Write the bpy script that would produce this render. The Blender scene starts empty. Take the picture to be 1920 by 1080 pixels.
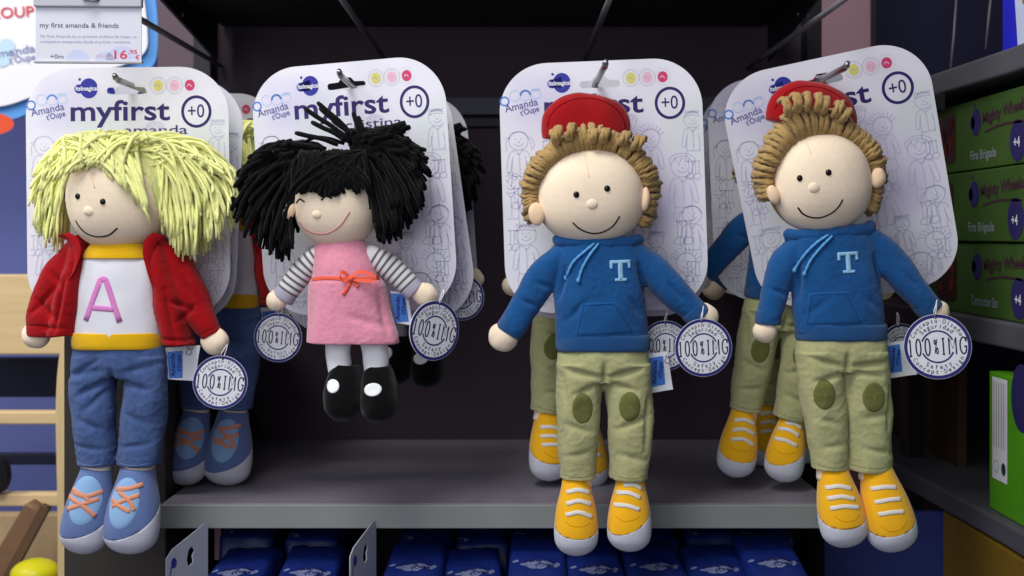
import bpy, bmesh, math, random
from math import sin, cos, pi, radians, sqrt
from mathutils import Vector, Matrix, noise
from mathutils.bvhtree import BVHTree

S = bpy.context.scene
COL = S.collection
F = 2200.0          # focal length in photo pixels (1920 wide)
CX, HY = 960.0, 440.0

# ------------------------------------------------------------ camera / world / lights
cam = bpy.data.objects.new('camera', bpy.data.cameras.new('camera'))
COL.objects.link(cam); S.camera = cam
cam.rotation_euler = (pi/2, 0, 0)
cam.data.sensor_width = 36; cam.data.lens = 36*F/1920
cam.data.shift_y = -(540-HY)/1920
cam.data.clip_start = 0.02; cam.data.clip_end = 60
cam.data.dof.use_dof = True; cam.data.dof.focus_distance = 0.985; cam.data.dof.aperture_fstop = 7.0

W = bpy.data.worlds.new('World'); S.world = W; W.use_nodes = True
bg = W.node_tree.nodes['Background']
bg.inputs[0].default_value = (0.66, 0.62, 0.85, 1); bg.inputs[1].default_value = 0.13

def area(name, loc, target, size, power, col=(1, 1, 1), sy=None):
    l = bpy.data.lights.new(name, 'AREA'); l.energy = power; l.color = col; l.size = size
    if sy: l.shape = 'RECTANGLE'; l.size_y = sy
    o = bpy.data.objects.new(name, l); COL.objects.link(o); o.location = loc
    o.rotation_euler = (Vector(target)-Vector(loc)).to_track_quat('-Z', 'Y').to_euler()
    return o
area('ceiling_spot', (-0.46, 0.36, 1.15), (-0.20, 1.02, 0.0), 0.6, 16, (1.0, 0.985, 0.95))
area('shop_fill', (-0.50, -0.25, 0.42), (-0.2, 1.1, -0.05), 1.2, 11, (0.90, 0.93, 1.0))
area('left_wall_fill', (-1.35, 0.9, 1.0), (-0.75, 1.6, -0.1), 0.5, 12, (1.0, 0.98, 0.95))  # added fill lamp, aimed at the lavender wall to brighten it

S.view_settings.view_transform = 'Standard'; S.view_settings.look = 'None'
S.view_settings.exposure = 0.0; S.view_settings.gamma = 1
S.render.engine = 'CYCLES'

# ------------------------------------------------------------ materials
def lin(c):
    return tuple(((v/255)/12.92 if v/255 <= 0.04045 else (((v/255)+0.055)/1.055)**2.4) for v in c)
MATS = {}
def mat(name, rgb, rough=0.85, bump=None, bs=800, bd=0.3, sheen=0.0, metal=0.0, var=0.0, vs=60, spec=0.3, coat=0, streak=None, trans=0):
    if name in MATS: return MATS[name]
    m = bpy.data.materials.new(name); m.use_nodes = True; nt = m.node_tree; N = nt.nodes; L = nt.links
    b = N['Principled BSDF']; c = lin(rgb)
    b.inputs['Base Color'].default_value = (*c, 1); b.inputs['Roughness'].default_value = rough
    if rough >= 0.85: spec = min(spec, 0.08)
    b.inputs['Metallic'].default_value = metal; b.inputs['Specular IOR Level'].default_value = spec
    b.inputs['Sheen Weight'].default_value = sheen; b.inputs['Coat Weight'].default_value = coat
    b.inputs['Transmission Weight'].default_value = trans
    tc = N.new('ShaderNodeTexCoord')
    mp = N.new('ShaderNodeMapping'); L.new(tc.outputs['Object'], mp.inputs[0])
    if streak: mp.inputs['Scale'].default_value = streak
    if var:
        n = N.new('ShaderNodeTexNoise'); n.inputs['Scale'].default_value = vs; n.inputs['Detail'].default_value = 5
        n.inputs['Roughness'].default_value = 0.65
        L.new(mp.outputs[0], n.inputs['Vector'])
        r = N.new('ShaderNodeMapRange'); r.inputs[1].default_value = 0.3; r.inputs[2].default_value = 0.7
        r.inputs[3].default_value = 1-var; r.inputs[4].default_value = 1+var
        L.new(n.outputs[0], r.inputs[0])
        mx = N.new('ShaderNodeVectorMath'); mx.operation = 'SCALE'; mx.inputs[0].default_value = c
        L.new(r.outputs[0], mx.inputs['Scale']); L.new(mx.outputs[0], b.inputs['Base Color'])
    if bump:
        bn = N.new('ShaderNodeBump'); bn.inputs['Strength'].default_value = bd; bn.inputs['Distance'].default_value = 0.0006
        if bump == 'noise':
            t = N.new('ShaderNodeTexNoise'); t.inputs['Scale'].default_value = bs; t.inputs['Detail'].default_value = 3
            L.new(tc.outputs['Object'], t.inputs['Vector']); L.new(t.outputs[0], bn.inputs['Height'])
        elif bump == 'weave':
            a = []
            for d in ('X', 'Z'):
                t = N.new('ShaderNodeTexWave'); t.bands_direction = d; t.inputs['Scale'].default_value = bs
                t.inputs['Distortion'].default_value = 1.5; t.inputs['Detail'].default_value = 1
                L.new(tc.outputs['Object'], t.inputs['Vector']); a.append(t)
            mm = N.new('ShaderNodeMath'); mm.operation = 'ADD'
            L.new(a[0].outputs['Fac'], mm.inputs[0]); L.new(a[1].outputs['Fac'], mm.inputs[1])
            L.new(mm.outputs[0], bn.inputs['Height'])
        L.new(bn.outputs[0], b.inputs['Normal'])
    MATS[name] = m
    return m

SKIN = mat('skin_jersey', (245, 225, 197), 0.95, 'weave', 330, 0.25, 0.35, var=0.035, vs=260)
EAR = mat('ear_jersey', (238, 206, 172), 0.9, 'weave', 330, 0.25, 0.25)
BLOND = mat('yellow_yarn', (246, 248, 156), 0.9, 'noise', 900, 0.7, 0.5, var=0.12, vs=140)
BLACKY = mat('black_yarn', (13, 12, 14), 0.9, 'noise', 900, 0.7, 0.08, spec=0.1, var=0.2, vs=90)
BROWNY = mat('tan_yarn', (168, 138, 86), 0.9, 'noise', 900, 0.7, 0.25, var=0.13, vs=120)
RED = mat('red_cloth', (158, 14, 22), 0.92, 'weave', 420, 0.4, 0.1, var=0.05, vs=240)
REDC = mat('red_felt', (150, 10, 18), 0.95, 'noise', 1200, 0.5, 0.3, var=0.06)
WHITET = mat('white_jersey', (222, 222, 228), 0.9, 'weave', 400, 0.25, 0.2, var=0.03)
YELB = mat('yellow_rib', (228, 178, 22), 0.9, 'weave', 500, 0.35, 0.2)
PINKA = mat('pink_flock', (208, 130, 190), 0.95, 'noise', 900, 0.3)
DENIM = mat('denim', (76, 100, 150), 0.9, 'weave', 520, 0.55, 0.15, var=0.16, vs=260, streak=(1, 1, 0.35))
SHOEB = mat('blue_felt', (94, 114, 162), 0.95, 'noise', 1100, 0.5, 0.3, var=0.06)
TONGB = mat('light_blue_felt', (132, 170, 210), 0.95, 'noise', 1100, 0.5, 0.3)
SOLE = mat('pale_sole_felt', (198, 200, 212), 0.95, 'noise', 1100, 0.5, 0.3, var=0.04)
LACEO = mat('orange_lace', (228, 156, 124), 0.9, 'weave', 900, 0.5)
PINKD = mat('pink_velour', (224, 144, 166), 0.95, 'noise', 700, 0.5, 0.6, var=0.07, vs=160)
RIBO = mat('orange_ribbon', (236, 92, 62), 0.5, 'weave', 700, 0.3, 0.2)
GREYC = mat('grey_cuff', (172, 168, 184), 0.9, 'weave', 500, 0.3)
WHITEL = mat('white_leg_jersey', (238, 240, 242), 0.92, 'noise', 1200, 0.5, 0.3)
VELB = mat('black_velour', (8, 8, 10), 0.9, 'noise', 900, 0.5, 0.15, spec=0.1)
HOOD = mat('blue_sweatshirt', (26, 84, 142), 0.95, 'weave', 480, 0.4, 0.2, var=0.10, vs=300)
HOODB = mat('blue_rib', (26, 84, 142), 0.92, 'weave', 620, 0.6, 0.25, var=0.05)
CORD = mat('blue_cord', (92, 156, 208), 0.9, 'noise', 1500, 0.6)
EMB = mat('pale_blue_embroidery', (148, 196, 228), 0.7, 'noise', 1800, 0.8)
KHAKI = mat('khaki_twill', (178, 178, 128), 0.92, 'weave', 520, 0.4, 0.2, var=0.07, vs=260)
PATCH = mat('olive_felt', (104, 108, 58), 0.95, 'noise', 1000, 0.5, 0.2, var=0.08)
STITCH = mat('khaki_thread', (138, 136, 92), 0.9)
STITCHB = mat('blue_thread', (16, 72, 128), 0.9)
STITCHD = mat('denim_thread', (108, 130, 176), 0.9)
SHOEY = mat('yellow_felt', (240, 178, 26), 0.95, 'noise', 1100, 0.5, 0.3, var=0.05)
SHOEYS = mat('yellow_thread', (214, 150, 14), 0.95)
LACEW = mat('white_lace', (232, 228, 222), 0.9, 'weave', 900, 0.4)
BLK = mat('black_thread', (14, 13, 14), 0.5)
PNKT = mat('pink_thread', (212, 140, 136), 0.8)
SEAMS = mat('skin_seam', (232, 204, 172), 0.9)
REDS = mat('red_thread', (120, 8, 14), 0.9)
CHROME = mat('zinc_wire', (150, 150, 150), 0.32, metal=0.9, bump='noise', bs=300, bd=0.1)
DWIRE = mat('grey_wire', (112, 110, 116), 0.5, metal=0.2)
NAVY = mat('navy_ink', (38, 40, 110), 0.6)
PURP = mat('violet_ink', (48, 30, 98), 0.55)
LOGOB = mat('blue_ink', (46, 50, 150), 0.55)
SKYI = mat('sky_ink', (86, 130, 212), 0.6)
PALEB = mat('pale_blue_ink', (176, 200, 232), 0.6)
YELI = mat('yellow_ink', (214, 206, 112), 0.6)
PNKI = mat('pink_ink', (232, 182, 202), 0.6)
MAGI = mat('crimson_ink', (206, 62, 110), 0.6)
LINEI = mat('lilac_line_ink', (192, 190, 214), 0.6)
GREYI = mat('grey_ink', (176, 174, 190), 0.6)
TXTI = mat('slate_ink', (86, 88, 112), 0.6)
REDI = mat('red_ink', (206, 52, 66), 0.6)
WHITEP = mat('white_paper', (226, 226, 232), 0.5, var=0.02, vs=20)
LABW = mat('white_satin_label', (218, 220, 226), 0.45, 'noise', 500, 0.3)
LABB = mat('blue_label_print', (66, 118, 200), 0.5)
SHELF = mat('grey_shelf_laminate', (124, 119, 130), 0.5, 'noise', 600, 0.25, var=0.10, vs=22)
EDGE = mat('grey_shelf_edge', (136, 141, 138), 0.5, 'noise', 300, 0.15, var=0.05, vs=12)
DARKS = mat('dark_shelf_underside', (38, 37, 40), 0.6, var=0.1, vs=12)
POST = mat('dark_steel', (34, 33, 38), 0.45, metal=0.2)
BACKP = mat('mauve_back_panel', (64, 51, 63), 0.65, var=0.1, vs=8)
RAIL = mat('grey_rail', (78, 80, 90), 0.5)
LAV = mat('lavender_wall', (98, 108, 168), 0.7, var=0.05, vs=6)
WOOD = mat('pine_wood', (218, 190, 142), 0.55, var=0.10, vs=40, streak=(0.15, 1, 2.5), bump='noise', bs=200, bd=0.1)
WOODV = mat('pine_wood_upright', (212, 186, 138), 0.55, var=0.12, vs=60, streak=(2.5, 1, 0.12))
WOODB = mat('brown_wood', (128, 98, 72), 0.6, var=0.12, vs=50, streak=(0.5, 1, 2))
NAVYGAP = mat('navy_panel', (24, 26, 48), 0.6)  # colour for the painted dark gaps of the play stand
ENDP = mat('end_panel', (58, 54, 50), 0.7, var=0.08, vs=12)

# print card stock: white with faint lilac and green printed clouds
def card_mat():
    m = bpy.data.materials.new('printed_card_stock'); m.use_nodes = True; nt = m.node_tree; N = nt.nodes; L = nt.links
    b = N['Principled BSDF']; b.inputs['Roughness'].default_value = 0.42; b.inputs['Specular IOR Level'].default_value = 0.35
    tc = N.new('ShaderNodeTexCoord')
    cols = [(226, 225, 234), (196, 190, 222), (200, 214, 204)]
    prev = None
    for i, (off, lo, hi) in enumerate([(0, 0, 0), (3, 0.52, 0.72), (9, 0.56, 0.74)]):
        if i == 0: prev = (*lin(cols[0]), 1); continue
        n = N.new('ShaderNodeTexNoise'); n.inputs['Scale'].default_value = 11; n.inputs['Detail'].default_value = 1.5
        mp = N.new('ShaderNodeMapping'); mp.inputs['Location'].default_value = (off, off, off)
        L.new(tc.outputs['Object'], mp.inputs[0]); L.new(mp.outputs[0], n.inputs['Vector'])
        r = N.new('ShaderNodeMapRange'); r.inputs[1].default_value = lo; r.inputs[2].default_value = hi; r.inputs[4].default_value = 0.75
        L.new(n.outputs[0], r.inputs[0])
        mx = N.new('ShaderNodeMixRGB'); L.new(r.outputs[0], mx.inputs[0])
        if i == 1: mx.inputs[1].default_value = prev
        else: L.new(prev.outputs[0], mx.inputs[1])
        mx.inputs[2].default_value = (*lin(cols[i]), 1); prev = mx
    L.new(prev.outputs[0], b.inputs['Base Color'])
    return m
CARD = card_mat()

BLOND.node_tree.nodes['Principled BSDF'].inputs['Subsurface Weight'].default_value = 0.35
BLOND.node_tree.nodes['Principled BSDF'].inputs['Subsurface Scale'].default_value = 0.004
BLOND.node_tree.nodes['Principled BSDF'].inputs['Subsurface Radius'].default_value = (1, 1, 0.9)
def stripe_mat():
    m = bpy.data.materials.new('striped_sleeve_jersey'); m.use_nodes = True; nt = m.node_tree; N = nt.nodes; L = nt.links
    b = N['Principled BSDF']; b.inputs['Roughness'].default_value = 0.9; b.inputs['Sheen Weight'].default_value = 0.2
    at = N.new('ShaderNodeAttribute'); at.attribute_name = 'along'
    ml = N.new('ShaderNodeMath'); ml.operation = 'FRACT'; L.new(at.outputs['Fac'], ml.inputs[0])
    gt = N.new('ShaderNodeMapRange'); gt.inputs[1].default_value = 0.56; gt.inputs[2].default_value = 0.62
    L.new(ml.outputs[0], gt.inputs[0])
    mx = N.new('ShaderNodeMixRGB'); mx.inputs[1].default_value = (*lin((216, 214, 212)), 1); mx.inputs[2].default_value = (*lin((100, 98, 104)), 1)
    L.new(gt.outputs[0], mx.inputs[0]); L.new(mx.outputs[0], b.inputs['Base Color'])
    return m
STRIPE = stripe_mat()

# ------------------------------------------------------------ scene bookkeeping
def tag(o, label=None, cat=None, group=None, kind=None):
    if label: o['label'] = label
    if cat: o['category'] = cat
    if group: o['group'] = group
    if kind: o['kind'] = kind
    return o
def P(x, y, D, d=0):
    return Vector(((x-CX)*D/F, D+d*D/F, (HY-y)*D/F))

class Frame:
    """a thing's own frame, measured in photo pixels at its distance D"""
    def __init__(s, name, bx, by, D, label, cat, group=None):
        s.D = D; s.k = D/F; s.O = P(bx, by, D)
        s.root = bpy.data.objects.new(name, None); COL.objects.link(s.root); s.root.location = s.O
        s.root.empty_display_size = 0.02
        tag(s.root, label, cat, group)
    def w(s, v):
        return ((v[0]-CX)*s.k-s.O.x, v[2]*s.k+s.D-s.O.y, (HY-v[1])*s.k-s.O.z)

class G:
    """geometry in pixel space: x right, y down, d away from the viewer"""
    def __init__(s): s.v = []; s.f = []; s.a = []
    def add(s, v, f, a=None):
        n = len(s.v); s.v += [tuple(p) for p in v]; s.f += [tuple(i+n for i in q) for q in f]
        s.a += list(a) if a else [0.0]*len(v)
        return s

def make_mesh(name, verts, faces, smooth=True, attr=None, recalc=True):
    me = bpy.data.meshes.new(name); me.from_pydata(verts, [], faces); me.update()
    if recalc:
        bm = bmesh.new(); bm.from_mesh(me); bmesh.ops.recalc_face_normals(bm, faces=bm.faces); bm.to_mesh(me); bm.free()
    if smooth: me.polygons.foreach_set('use_smooth', [True]*len(me.polygons))
    if attr is not None:
        a = me.attributes.new('along', 'FLOAT', 'POINT'); a.data.foreach_set('value', attr)
    return me
def link(name, me, m, parent=None):
    o = bpy.data.objects.new(name, me); COL.objects.link(o)
    if m: me.materials.clear(); me.materials.append(m)
    if parent: o.parent = parent
    return o

def part(fr, name, g, m, parent=None, remesh=0, folds=(), amp=0, freq=0.03, ridge=0, smooth=True, attr=False, seed=0, sm=4):
    """link pixel-space geometry as one mesh object; returns (object, bvh in pixel space)"""
    v, f = g.v, g.f
    if remesh:
        me = make_mesh('tmp', v, f)
        o = bpy.data.objects.new('tmp', me); COL.objects.link(o)
        r = o.modifiers.new('r', 'REMESH'); r.mode = 'VOXEL'; r.voxel_size = remesh
        q = o.modifiers.new('s', 'SMOOTH'); q.iterations = sm; q.factor = 0.5
        dg = bpy.context.evaluated_depsgraph_get(); dg.update()
        e = o.evaluated_get(dg); me2 = bpy.data.meshes.new_from_object(e)
        v = [tuple(p.co) for p in me2.vertices]; f = [tuple(p.vertices) for p in me2.polygons]
        bpy.data.objects.remove(o); bpy.data.meshes.remove(me2)
    if folds or amp or ridge:
        me = make_mesh('tmp', v, f)
        out = []
        for p in me.vertices:
            c = p.co; n = p.normal; h = 0
            if amp: h += amp*noise.noise(Vector((c.x*freq+seed, c.y*freq*0.8, c.z*freq)))*2
            if remesh and amp: h += 0.5*noise.noise(Vector((c.x*0.10+seed, c.y*0.13, c.z*0.1)))+0.35*noise.noise(Vector((c.x*0.22, c.y*0.2+seed, c.z*0.2)))
            if ridge: 
                t = noise.noise(Vector((c.x*freq*1.3+seed*3, c.y*freq*2.0, c.z*freq+5)))
                h += ridge*(1-abs(t)*5 if abs(t) < 0.2 else 0)
            for (x1, y1, x2, y2, dep, wd) in folds:
                if n.z > 0.3: continue
                dx, dy = x2-x1, y2-y1; L2 = dx*dx+dy*dy
                t = max(0, min(1, ((c.x-x1)*dx+(c.y-y1)*dy)/L2))
                dd = (c.x-x1-t*dx)**2+(c.y-y1-t*dy)**2
                taper = sin(pi*min(1, max(0, 0.12+0.76*t)))
                h -= 1.45*dep*taper*math.exp(-dd/(wd*wd))
            out.append((c.x+n.x*h, c.y+n.y*h, c.z+n.z*h))
        v = out; bpy.data.meshes.remove(me)
    me = make_mesh(name, [fr.w(p) for p in v], f, smooth, g.a if (attr and not remesh) else None)
    o = link(name, me, m, parent or fr.root)
    return o, BVHTree.FromPolygons([Vector(p) for p in v], f)

# ------------------------------------------------------------ shapes (pixel space)
def crom(P0, P1, P2, P3, t):
    return tuple(0.5*((2*b)+(c-a)*t+(2*a-5*b+4*c-d)*t*t+(3*b-a-3*c+d)*t**3) for a, b, c, d in zip(P0, P1, P2, P3))
def spline(pts, n=6):
    pts = [tuple(p) for p in pts]
    q = [tuple(2*a-b for a, b in zip(pts[0], pts[1]))]+pts+[tuple(2*a-b for a, b in zip(pts[-1], pts[-2]))]
    out = []
    for i in range(1, len(q)-2):
        for k in range(n): out.append(crom(q[i-1], q[i], q[i+1], q[i+2], k/n))
    out.append(pts[-1]); return out

def loft(secs, flat=False, caps=('flat', 'flat'), n=6, M=36, p=2.3, stripes=0):
    """secs: (x, y, d, half width, half depth)"""
    g = G(); ss = spline(secs, n); rings = []
    N = len(ss); along = 0; al = []
    for i, s in enumerate(ss):
        a = ss[max(0, i-1)]; b = ss[min(N-1, i+1)]
        tx, ty = b[0]-a[0], b[1]-a[1]; L = sqrt(tx*tx+ty*ty) or 1; tx /= L; ty /= L
        if i: along += sqrt((s[0]-ss[i-1][0])**2+(s[1]-ss[i-1][1])**2)
        if flat: nx, ny = 1, 0; tx, ty = 0, 1
        else: nx, ny = ty, -tx
        rings.append((s, nx, ny, tx, ty)); al.append(along)
    full = []
    def ring(s, nx, ny, sc, sx, sy):
        r = []
        for j in range(M):
            th = 2*pi*j/M; c, q = cos(th), sin(th)
            u = math.copysign(abs(c)**(2/p), c)*max(0.3, s[3])*sc; w_ = math.copysign(abs(q)**(2/p), q)*max(0.3, s[4])*sc
            r.append((s[0]+sx+nx*u, s[1]+sy+ny*u, s[2]+w_))
        return r
    if caps[0] == 'round':
        s, nx, ny, tx, ty = rings[0]; R = min(s[3], s[4])
        for k in range(1, 6):
            a = pi/2*k/6; full.append((ring(s, nx, ny, sin(a), -tx*R*cos(a), -ty*R*cos(a)), 0))
    for (s, nx, ny, tx, ty), a_ in zip(rings, al): full.append((ring(s, nx, ny, 1, 0, 0), a_))
    if caps[1] == 'round':
        s, nx, ny, tx, ty = rings[-1]; R = min(s[3], s[4])
        for k in range(5, 0, -1):
            a = pi/2*k/6; full.append((ring(s, nx, ny, sin(a), tx*R*cos(a), ty*R*cos(a)), al[-1]))
    v = []; f = []; at = []
    for r, a_ in full: v += r; at += [a_/(stripes or 1)]*M
    for i in range(len(full)-1):
        for j in range(M):
            f.append((i*M+j, i*M+(j+1) % M, (i+1)*M+(j+1) % M, (i+1)*M+j))
    f.append(tuple(range(M))[::-1]); f.append(tuple((len(full)-1)*M+j for j in range(M)))
    g.add(v, f, at); return g

def ellipsoid(x, y, d, rx, ry, rd, rot=0, p=2.0, nu=40, nv=28, fn=None):
    g = G(); v = []; f = []
    ca, sa = cos(radians(rot)), sin(radians(rot))
    for i in range(nv+1):
        ph = pi*i/nv
        for j in range(nu):
            th = 2*pi*j/nu
            a, b, c = sin(ph)*cos(th), cos(ph), sin(ph)*sin(th)
            L = (abs(a)**p+abs(b)**p+abs(c)**p)**(1/p); a, b, c = a/L, b/L, c/L
            if fn: a, b, c = fn(a, b, c)
            X, Y, Z = a*rx, -b*ry, c*rd
            v.append((x+X*ca-Y*sa, y+X*sa+Y*ca, d+Z))
    for i in range(nv):
        for j in range(nu):
            f.append((i*nu+j, i*nu+(j+1) % nu, (i+1)*nu+(j+1) % nu, (i+1)*nu+j))
    g.add(v, f)
    # merge poles
    return g

def tube(pts, r, sides=6, lobes=0, twist=0, g=None, taper=1.0, lump=0, ph=0):
    """round or twisted (lobed) cord through pixel-space points"""
    g = g or G(); pts = [Vector(p) for p in pts]; n = len(pts)
    up = Vector((0.13, 0.21, 1)); v = []; f = []; L = 0
    for i, p in enumerate(pts):
        t = (pts[min(n-1, i+1)]-pts[max(0, i-1)])
        if t.length < 1e-6: t = Vector((0, 1, 0))
        t.normalize(); a = t.cross(up)
        if a.length < 1e-3: a = t.cross(Vector((1, 0, 0)))
        a.normalize(); b = t.cross(a)
        if i: L += (p-pts[i-1]).length
        e = 0.72 if i in (0, n-1) else 1.0
        rr = r*e*(1+(taper-1)*i/max(1, n-1))*(1+lump*sin(i*2.3+ph))
        for j in range(sides):
            th = 2*pi*j/sides
            q = rr*(1+0.26*cos(lobes*th+twist*L)) if lobes else rr
            v.append(tuple(p+a*(q*cos(th))+b*(q*sin(th))))
    for i in range(n-1):
        for j in range(sides):
            f.append((i*sides+j, i*sides+(j+1) % sides, (i+1)*sides+(j+1) % sides, (i+1)*sides+j))
    f.append(tuple(range(sides))[::-1]); f.append(tuple((n-1)*sides+j for j in range(sides)))
    g.add(v, f); return g

def hit(bvh, x, y, dflt=0):
    r = bvh.ray_cast(Vector((x, y, -900)), Vector((0, 0, 1)))
    return r[0].z if r[0] else dflt
def stroke_on(bvh, pts, w, h=1.2, g=None, sub=6, dflt=0, straight=False, closed=False):
    """raised line lying on a surface"""
    g = g or G()
    if closed: pts = list(pts)+[pts[0]]
    if straight:
        q = []
        for a, b in zip(pts[:-1], pts[1:]):
            for k in range(sub): q.append((a[0]+(b[0]-a[0])*k/sub, a[1]+(b[1]-a[1])*k/sub))
        q.append(pts[-1])
    else: q = spline(pts, sub)
    v = []; f = []; n = len(q); prof = [(-1, 0.8), (-0.86, -0.6), (-0.4, -1), (0.4, -1), (0.86, -0.6), (1, 0.8)]; K = len(prof)
    last = dflt
    for i, p in enumerate(q):
        a = q[max(0, i-1)]; b = q[min(n-1, i+1)]
        tx, ty = b[0]-a[0], b[1]-a[1]; L = sqrt(tx*tx+ty*ty) or 1; nx, ny = -ty/L, tx/L
        for (u, z) in prof:
            X, Y = p[0]+nx*u*w/2, p[1]+ny*u*w/2
            last = hit(bvh, X, Y, last)
            v.append((X, Y, last+z*h))
    for i in range(n-1):
        for j in range(K-1): f.append((i*K+j, i*K+j+1, (i+1)*K+j+1, (i+1)*K+j))
    f.append(tuple(range(K))); f.append(tuple((n-1)*K+j for j in range(K)))
    g.add(v, f); return g
def disk_on(bvh, x, y, rx, ry, rot=0, h=1.5, g=None, n=36, m=7, clip=None):
    g = g or G(); v = []; f = []; ca, sa = cos(radians(rot)), sin(radians(rot)); last = hit(bvh, x, y)
    for i in range(m+1):
        r = i/m
        for j in range(n):
            th = 2*pi*j/n; X = rx*r*cos(th); Y = ry*r*sin(th)
            if clip: X, Y = clip(X, Y)
            X, Y = x+X*ca-Y*sa, y+X*sa+Y*ca
            dd = hit(bvh, X, Y, last)
            v.append((X, Y, dd-(h if i < m else -1.0)))
    for i in range(m):
        for j in range(n): f.append((i*n+j, i*n+(j+1) % n, (i+1)*n+(j+1) % n, (i+1)*n+j))
    f.append(tuple(range(n))); g.add(v, f); return g
def quad_on(bvh, c, h=1.5, g=None, n=12):
    """c: four corners in order; bilinear patch lying on a surface"""
    g = g or G(); v = []; f = []; last = hit(bvh, c[0][0], c[0][1])
    for i in range(n+1):
        for j in range(n+1):
            s, t = j/n, i/n
            X = (c[0][0]*(1-s)+c[1][0]*s)*(1-t)+(c[3][0]*(1-s)+c[2][0]*s)*t
            Y = (c[0][1]*(1-s)+c[1][1]*s)*(1-t)+(c[3][1]*(1-s)+c[2][1]*s)*t
            last = hit(bvh, X, Y, last)
            v.append((X, Y, last+(1.0 if i in (0, n) or j in (0, n) else -h)))
    for i in range(n):
        for j in range(n): a = i*(n+1)+j; f.append((a, a+1, a+n+2, a+n+1))
    g.add(v, f); return g
def cut(g, co, no):
    """split closed geometry by a plane -> (side along no, other side)"""
    outs = []
    for sgn in (1, -1):
        me = make_mesh('tmp', g.v, g.f); bm = bmesh.new(); bm.from_mesh(me)
        r = bmesh.ops.bisect_plane(bm, geom=bm.verts[:]+bm.edges[:]+bm.faces[:], plane_co=co, plane_no=Vector(no)*sgn, clear_inner=True)
        ed = [e for e in r['geom_cut'] if isinstance(e, bmesh.types.BMEdge)]
        try: bmesh.ops.edgeloop_fill(bm, edges=ed)
        except Exception: pass
        bm.verts.index_update(); q = G(); q.add([tuple(v.co) for v in bm.verts], [tuple(v.index for v in f.verts) for f in bm.faces])
        bm.free(); bpy.data.meshes.remove(me); outs.append(q)
    return outs

# ------------------------------------------------------------ text and flat printing
_tc = {}
def text_geo(body, bold=0.0):
    key = (body, bold)
    if key in _tc: return _tc[key]
    c = bpy.data.curves.new('t', 'FONT'); c.body = body; c.size = 1; c.offset = bold; c.resolution_u = 4
    o = bpy.data.objects.new('t', c); COL.objects.link(o)
    dg = bpy.context.evaluated_depsgraph_get(); dg.update()
    me = bpy.data.meshes.new_from_object(o.evaluated_get(dg))
    v = [(p.co.x, p.co.y) for p in me.vertices]; f = [tuple(p.vertices) for p in me.polygons]
    bpy.data.objects.remove(o); bpy.data.meshes.remove(me)
    _tc[key] = (v, f); return v, f
def text_into(g, body, x, y, width, height=None, rot=0, z=0, bold=0.0, center=False):
    """x,y = left end of the baseline, local plane (x right, y up); height = size of the letter A"""
    v, f = text_geo(body, bold)
    if not v: return g
    x0 = min(p[0] for p in v); x1 = max(p[0] for p in v)
    sx = width/(x1-x0) if width else height/0.7
    sy = height/0.7 if height else sx
    ca, sa = cos(radians(rot)), sin(radians(rot)); out = []
    for p in v:
        X = (p[0]-x0)*sx-(width/2 if center and width else 0); Y = p[1]*sy
        out.append((x+X*ca-Y*sa, y+X*sa+Y*ca, z))
    g.add(out, f); return g
def arc_text(g, body, cx, cy, r, a0, a1, h, z=0, inward=False, bold=0.0, wf=0.62):
    n = len(body)
    for i, ch in enumerate(body):
        if ch == ' ': continue
        a = radians(a0+(a1-a0)*(i+0.5)/n)
        X, Y = cx+r*cos(a), cy+r*sin(a)
        rot = math.degrees(a)-90 if not inward else math.degrees(a)+90
        v, f = text_geo(ch, bold); x0 = min(p[0] for p in v); x1 = max(p[0] for p in v)
        w = min(h*wf*1.1, (x1-x0)/0.7*h)
        t = radians(rot)
        text_into(g, ch, X-cos(t)*w/2, Y-sin(t)*w/2, max(w, h*0.2), h, rot, z, bold)
    return g
def line_into(g, pts, w, z=0, closed=False, sub=5, straight=False):
    if closed: pts = list(pts)+[pts[0]]
    q = spline(pts, sub) if not straight else list(pts)
    v = []; f = []; n = len(q)
    for i, p in enumerate(q):
        a = q[max(0, i-1)]; b = q[min(n-1, i+1)]
        if closed and i in (0, n-1): a = q[-2]; b = q[1]
        tx, ty = b[0]-a[0], b[1]-a[1]; L = sqrt(tx*tx+ty*ty) or 1; nx, ny = -ty/L*w/2, tx/L*w/2
        v += [(p[0]+nx, p[1]+ny, z), (p[0]-nx, p[1]-ny, z)]
    for i in range(n-1): f.append((2*i, 2*i+1, 2*i+3, 2*i+2))
    g.add(v, f); return g
def ring_into(g, x, y, rx, ry, w, z=0, a0=0, a1=360, n=40):
    v = []; f = []
    for i in range(n+1):
        a = radians(a0+(a1-a0)*i/n)
        v += [(x+(rx-w/2)*cos(a), y+(ry-w/2)*sin(a), z), (x+(rx+w/2)*cos(a), y+(ry+w/2)*sin(a), z)]
    for i in range(n): f.append((2*i, 2*i+1, 2*i+3, 2*i+2))
    g.add(v, f); return g
def disc_into(g, x, y, rx, ry=None, z=0, n=32):
    ry = ry or rx; g.add([(x+rx*cos(2*pi*i/n), y+ry*sin(2*pi*i/n), z) for i in range(n)], [tuple(range(n))]); return g
def poly_into(g, pts, z=0): g.add([(p[0], p[1], z) for p in pts], [tuple(range(len(pts)))]); return g

def print_part(name, g, m, parent, k, base=0.0):
    """flat ink on a sheet lying in the parent's local XZ plane, facing -Y; z of g counts ink layers"""
    v = [(p[0]*k, base-0.00012-p[2]*0.00010, p[1]*k) for p in g.v]
    me = bpy.data.meshes.new(name); me.from_pydata(v, [], g.f); me.update()
    return link(name, me, m, parent)

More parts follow.
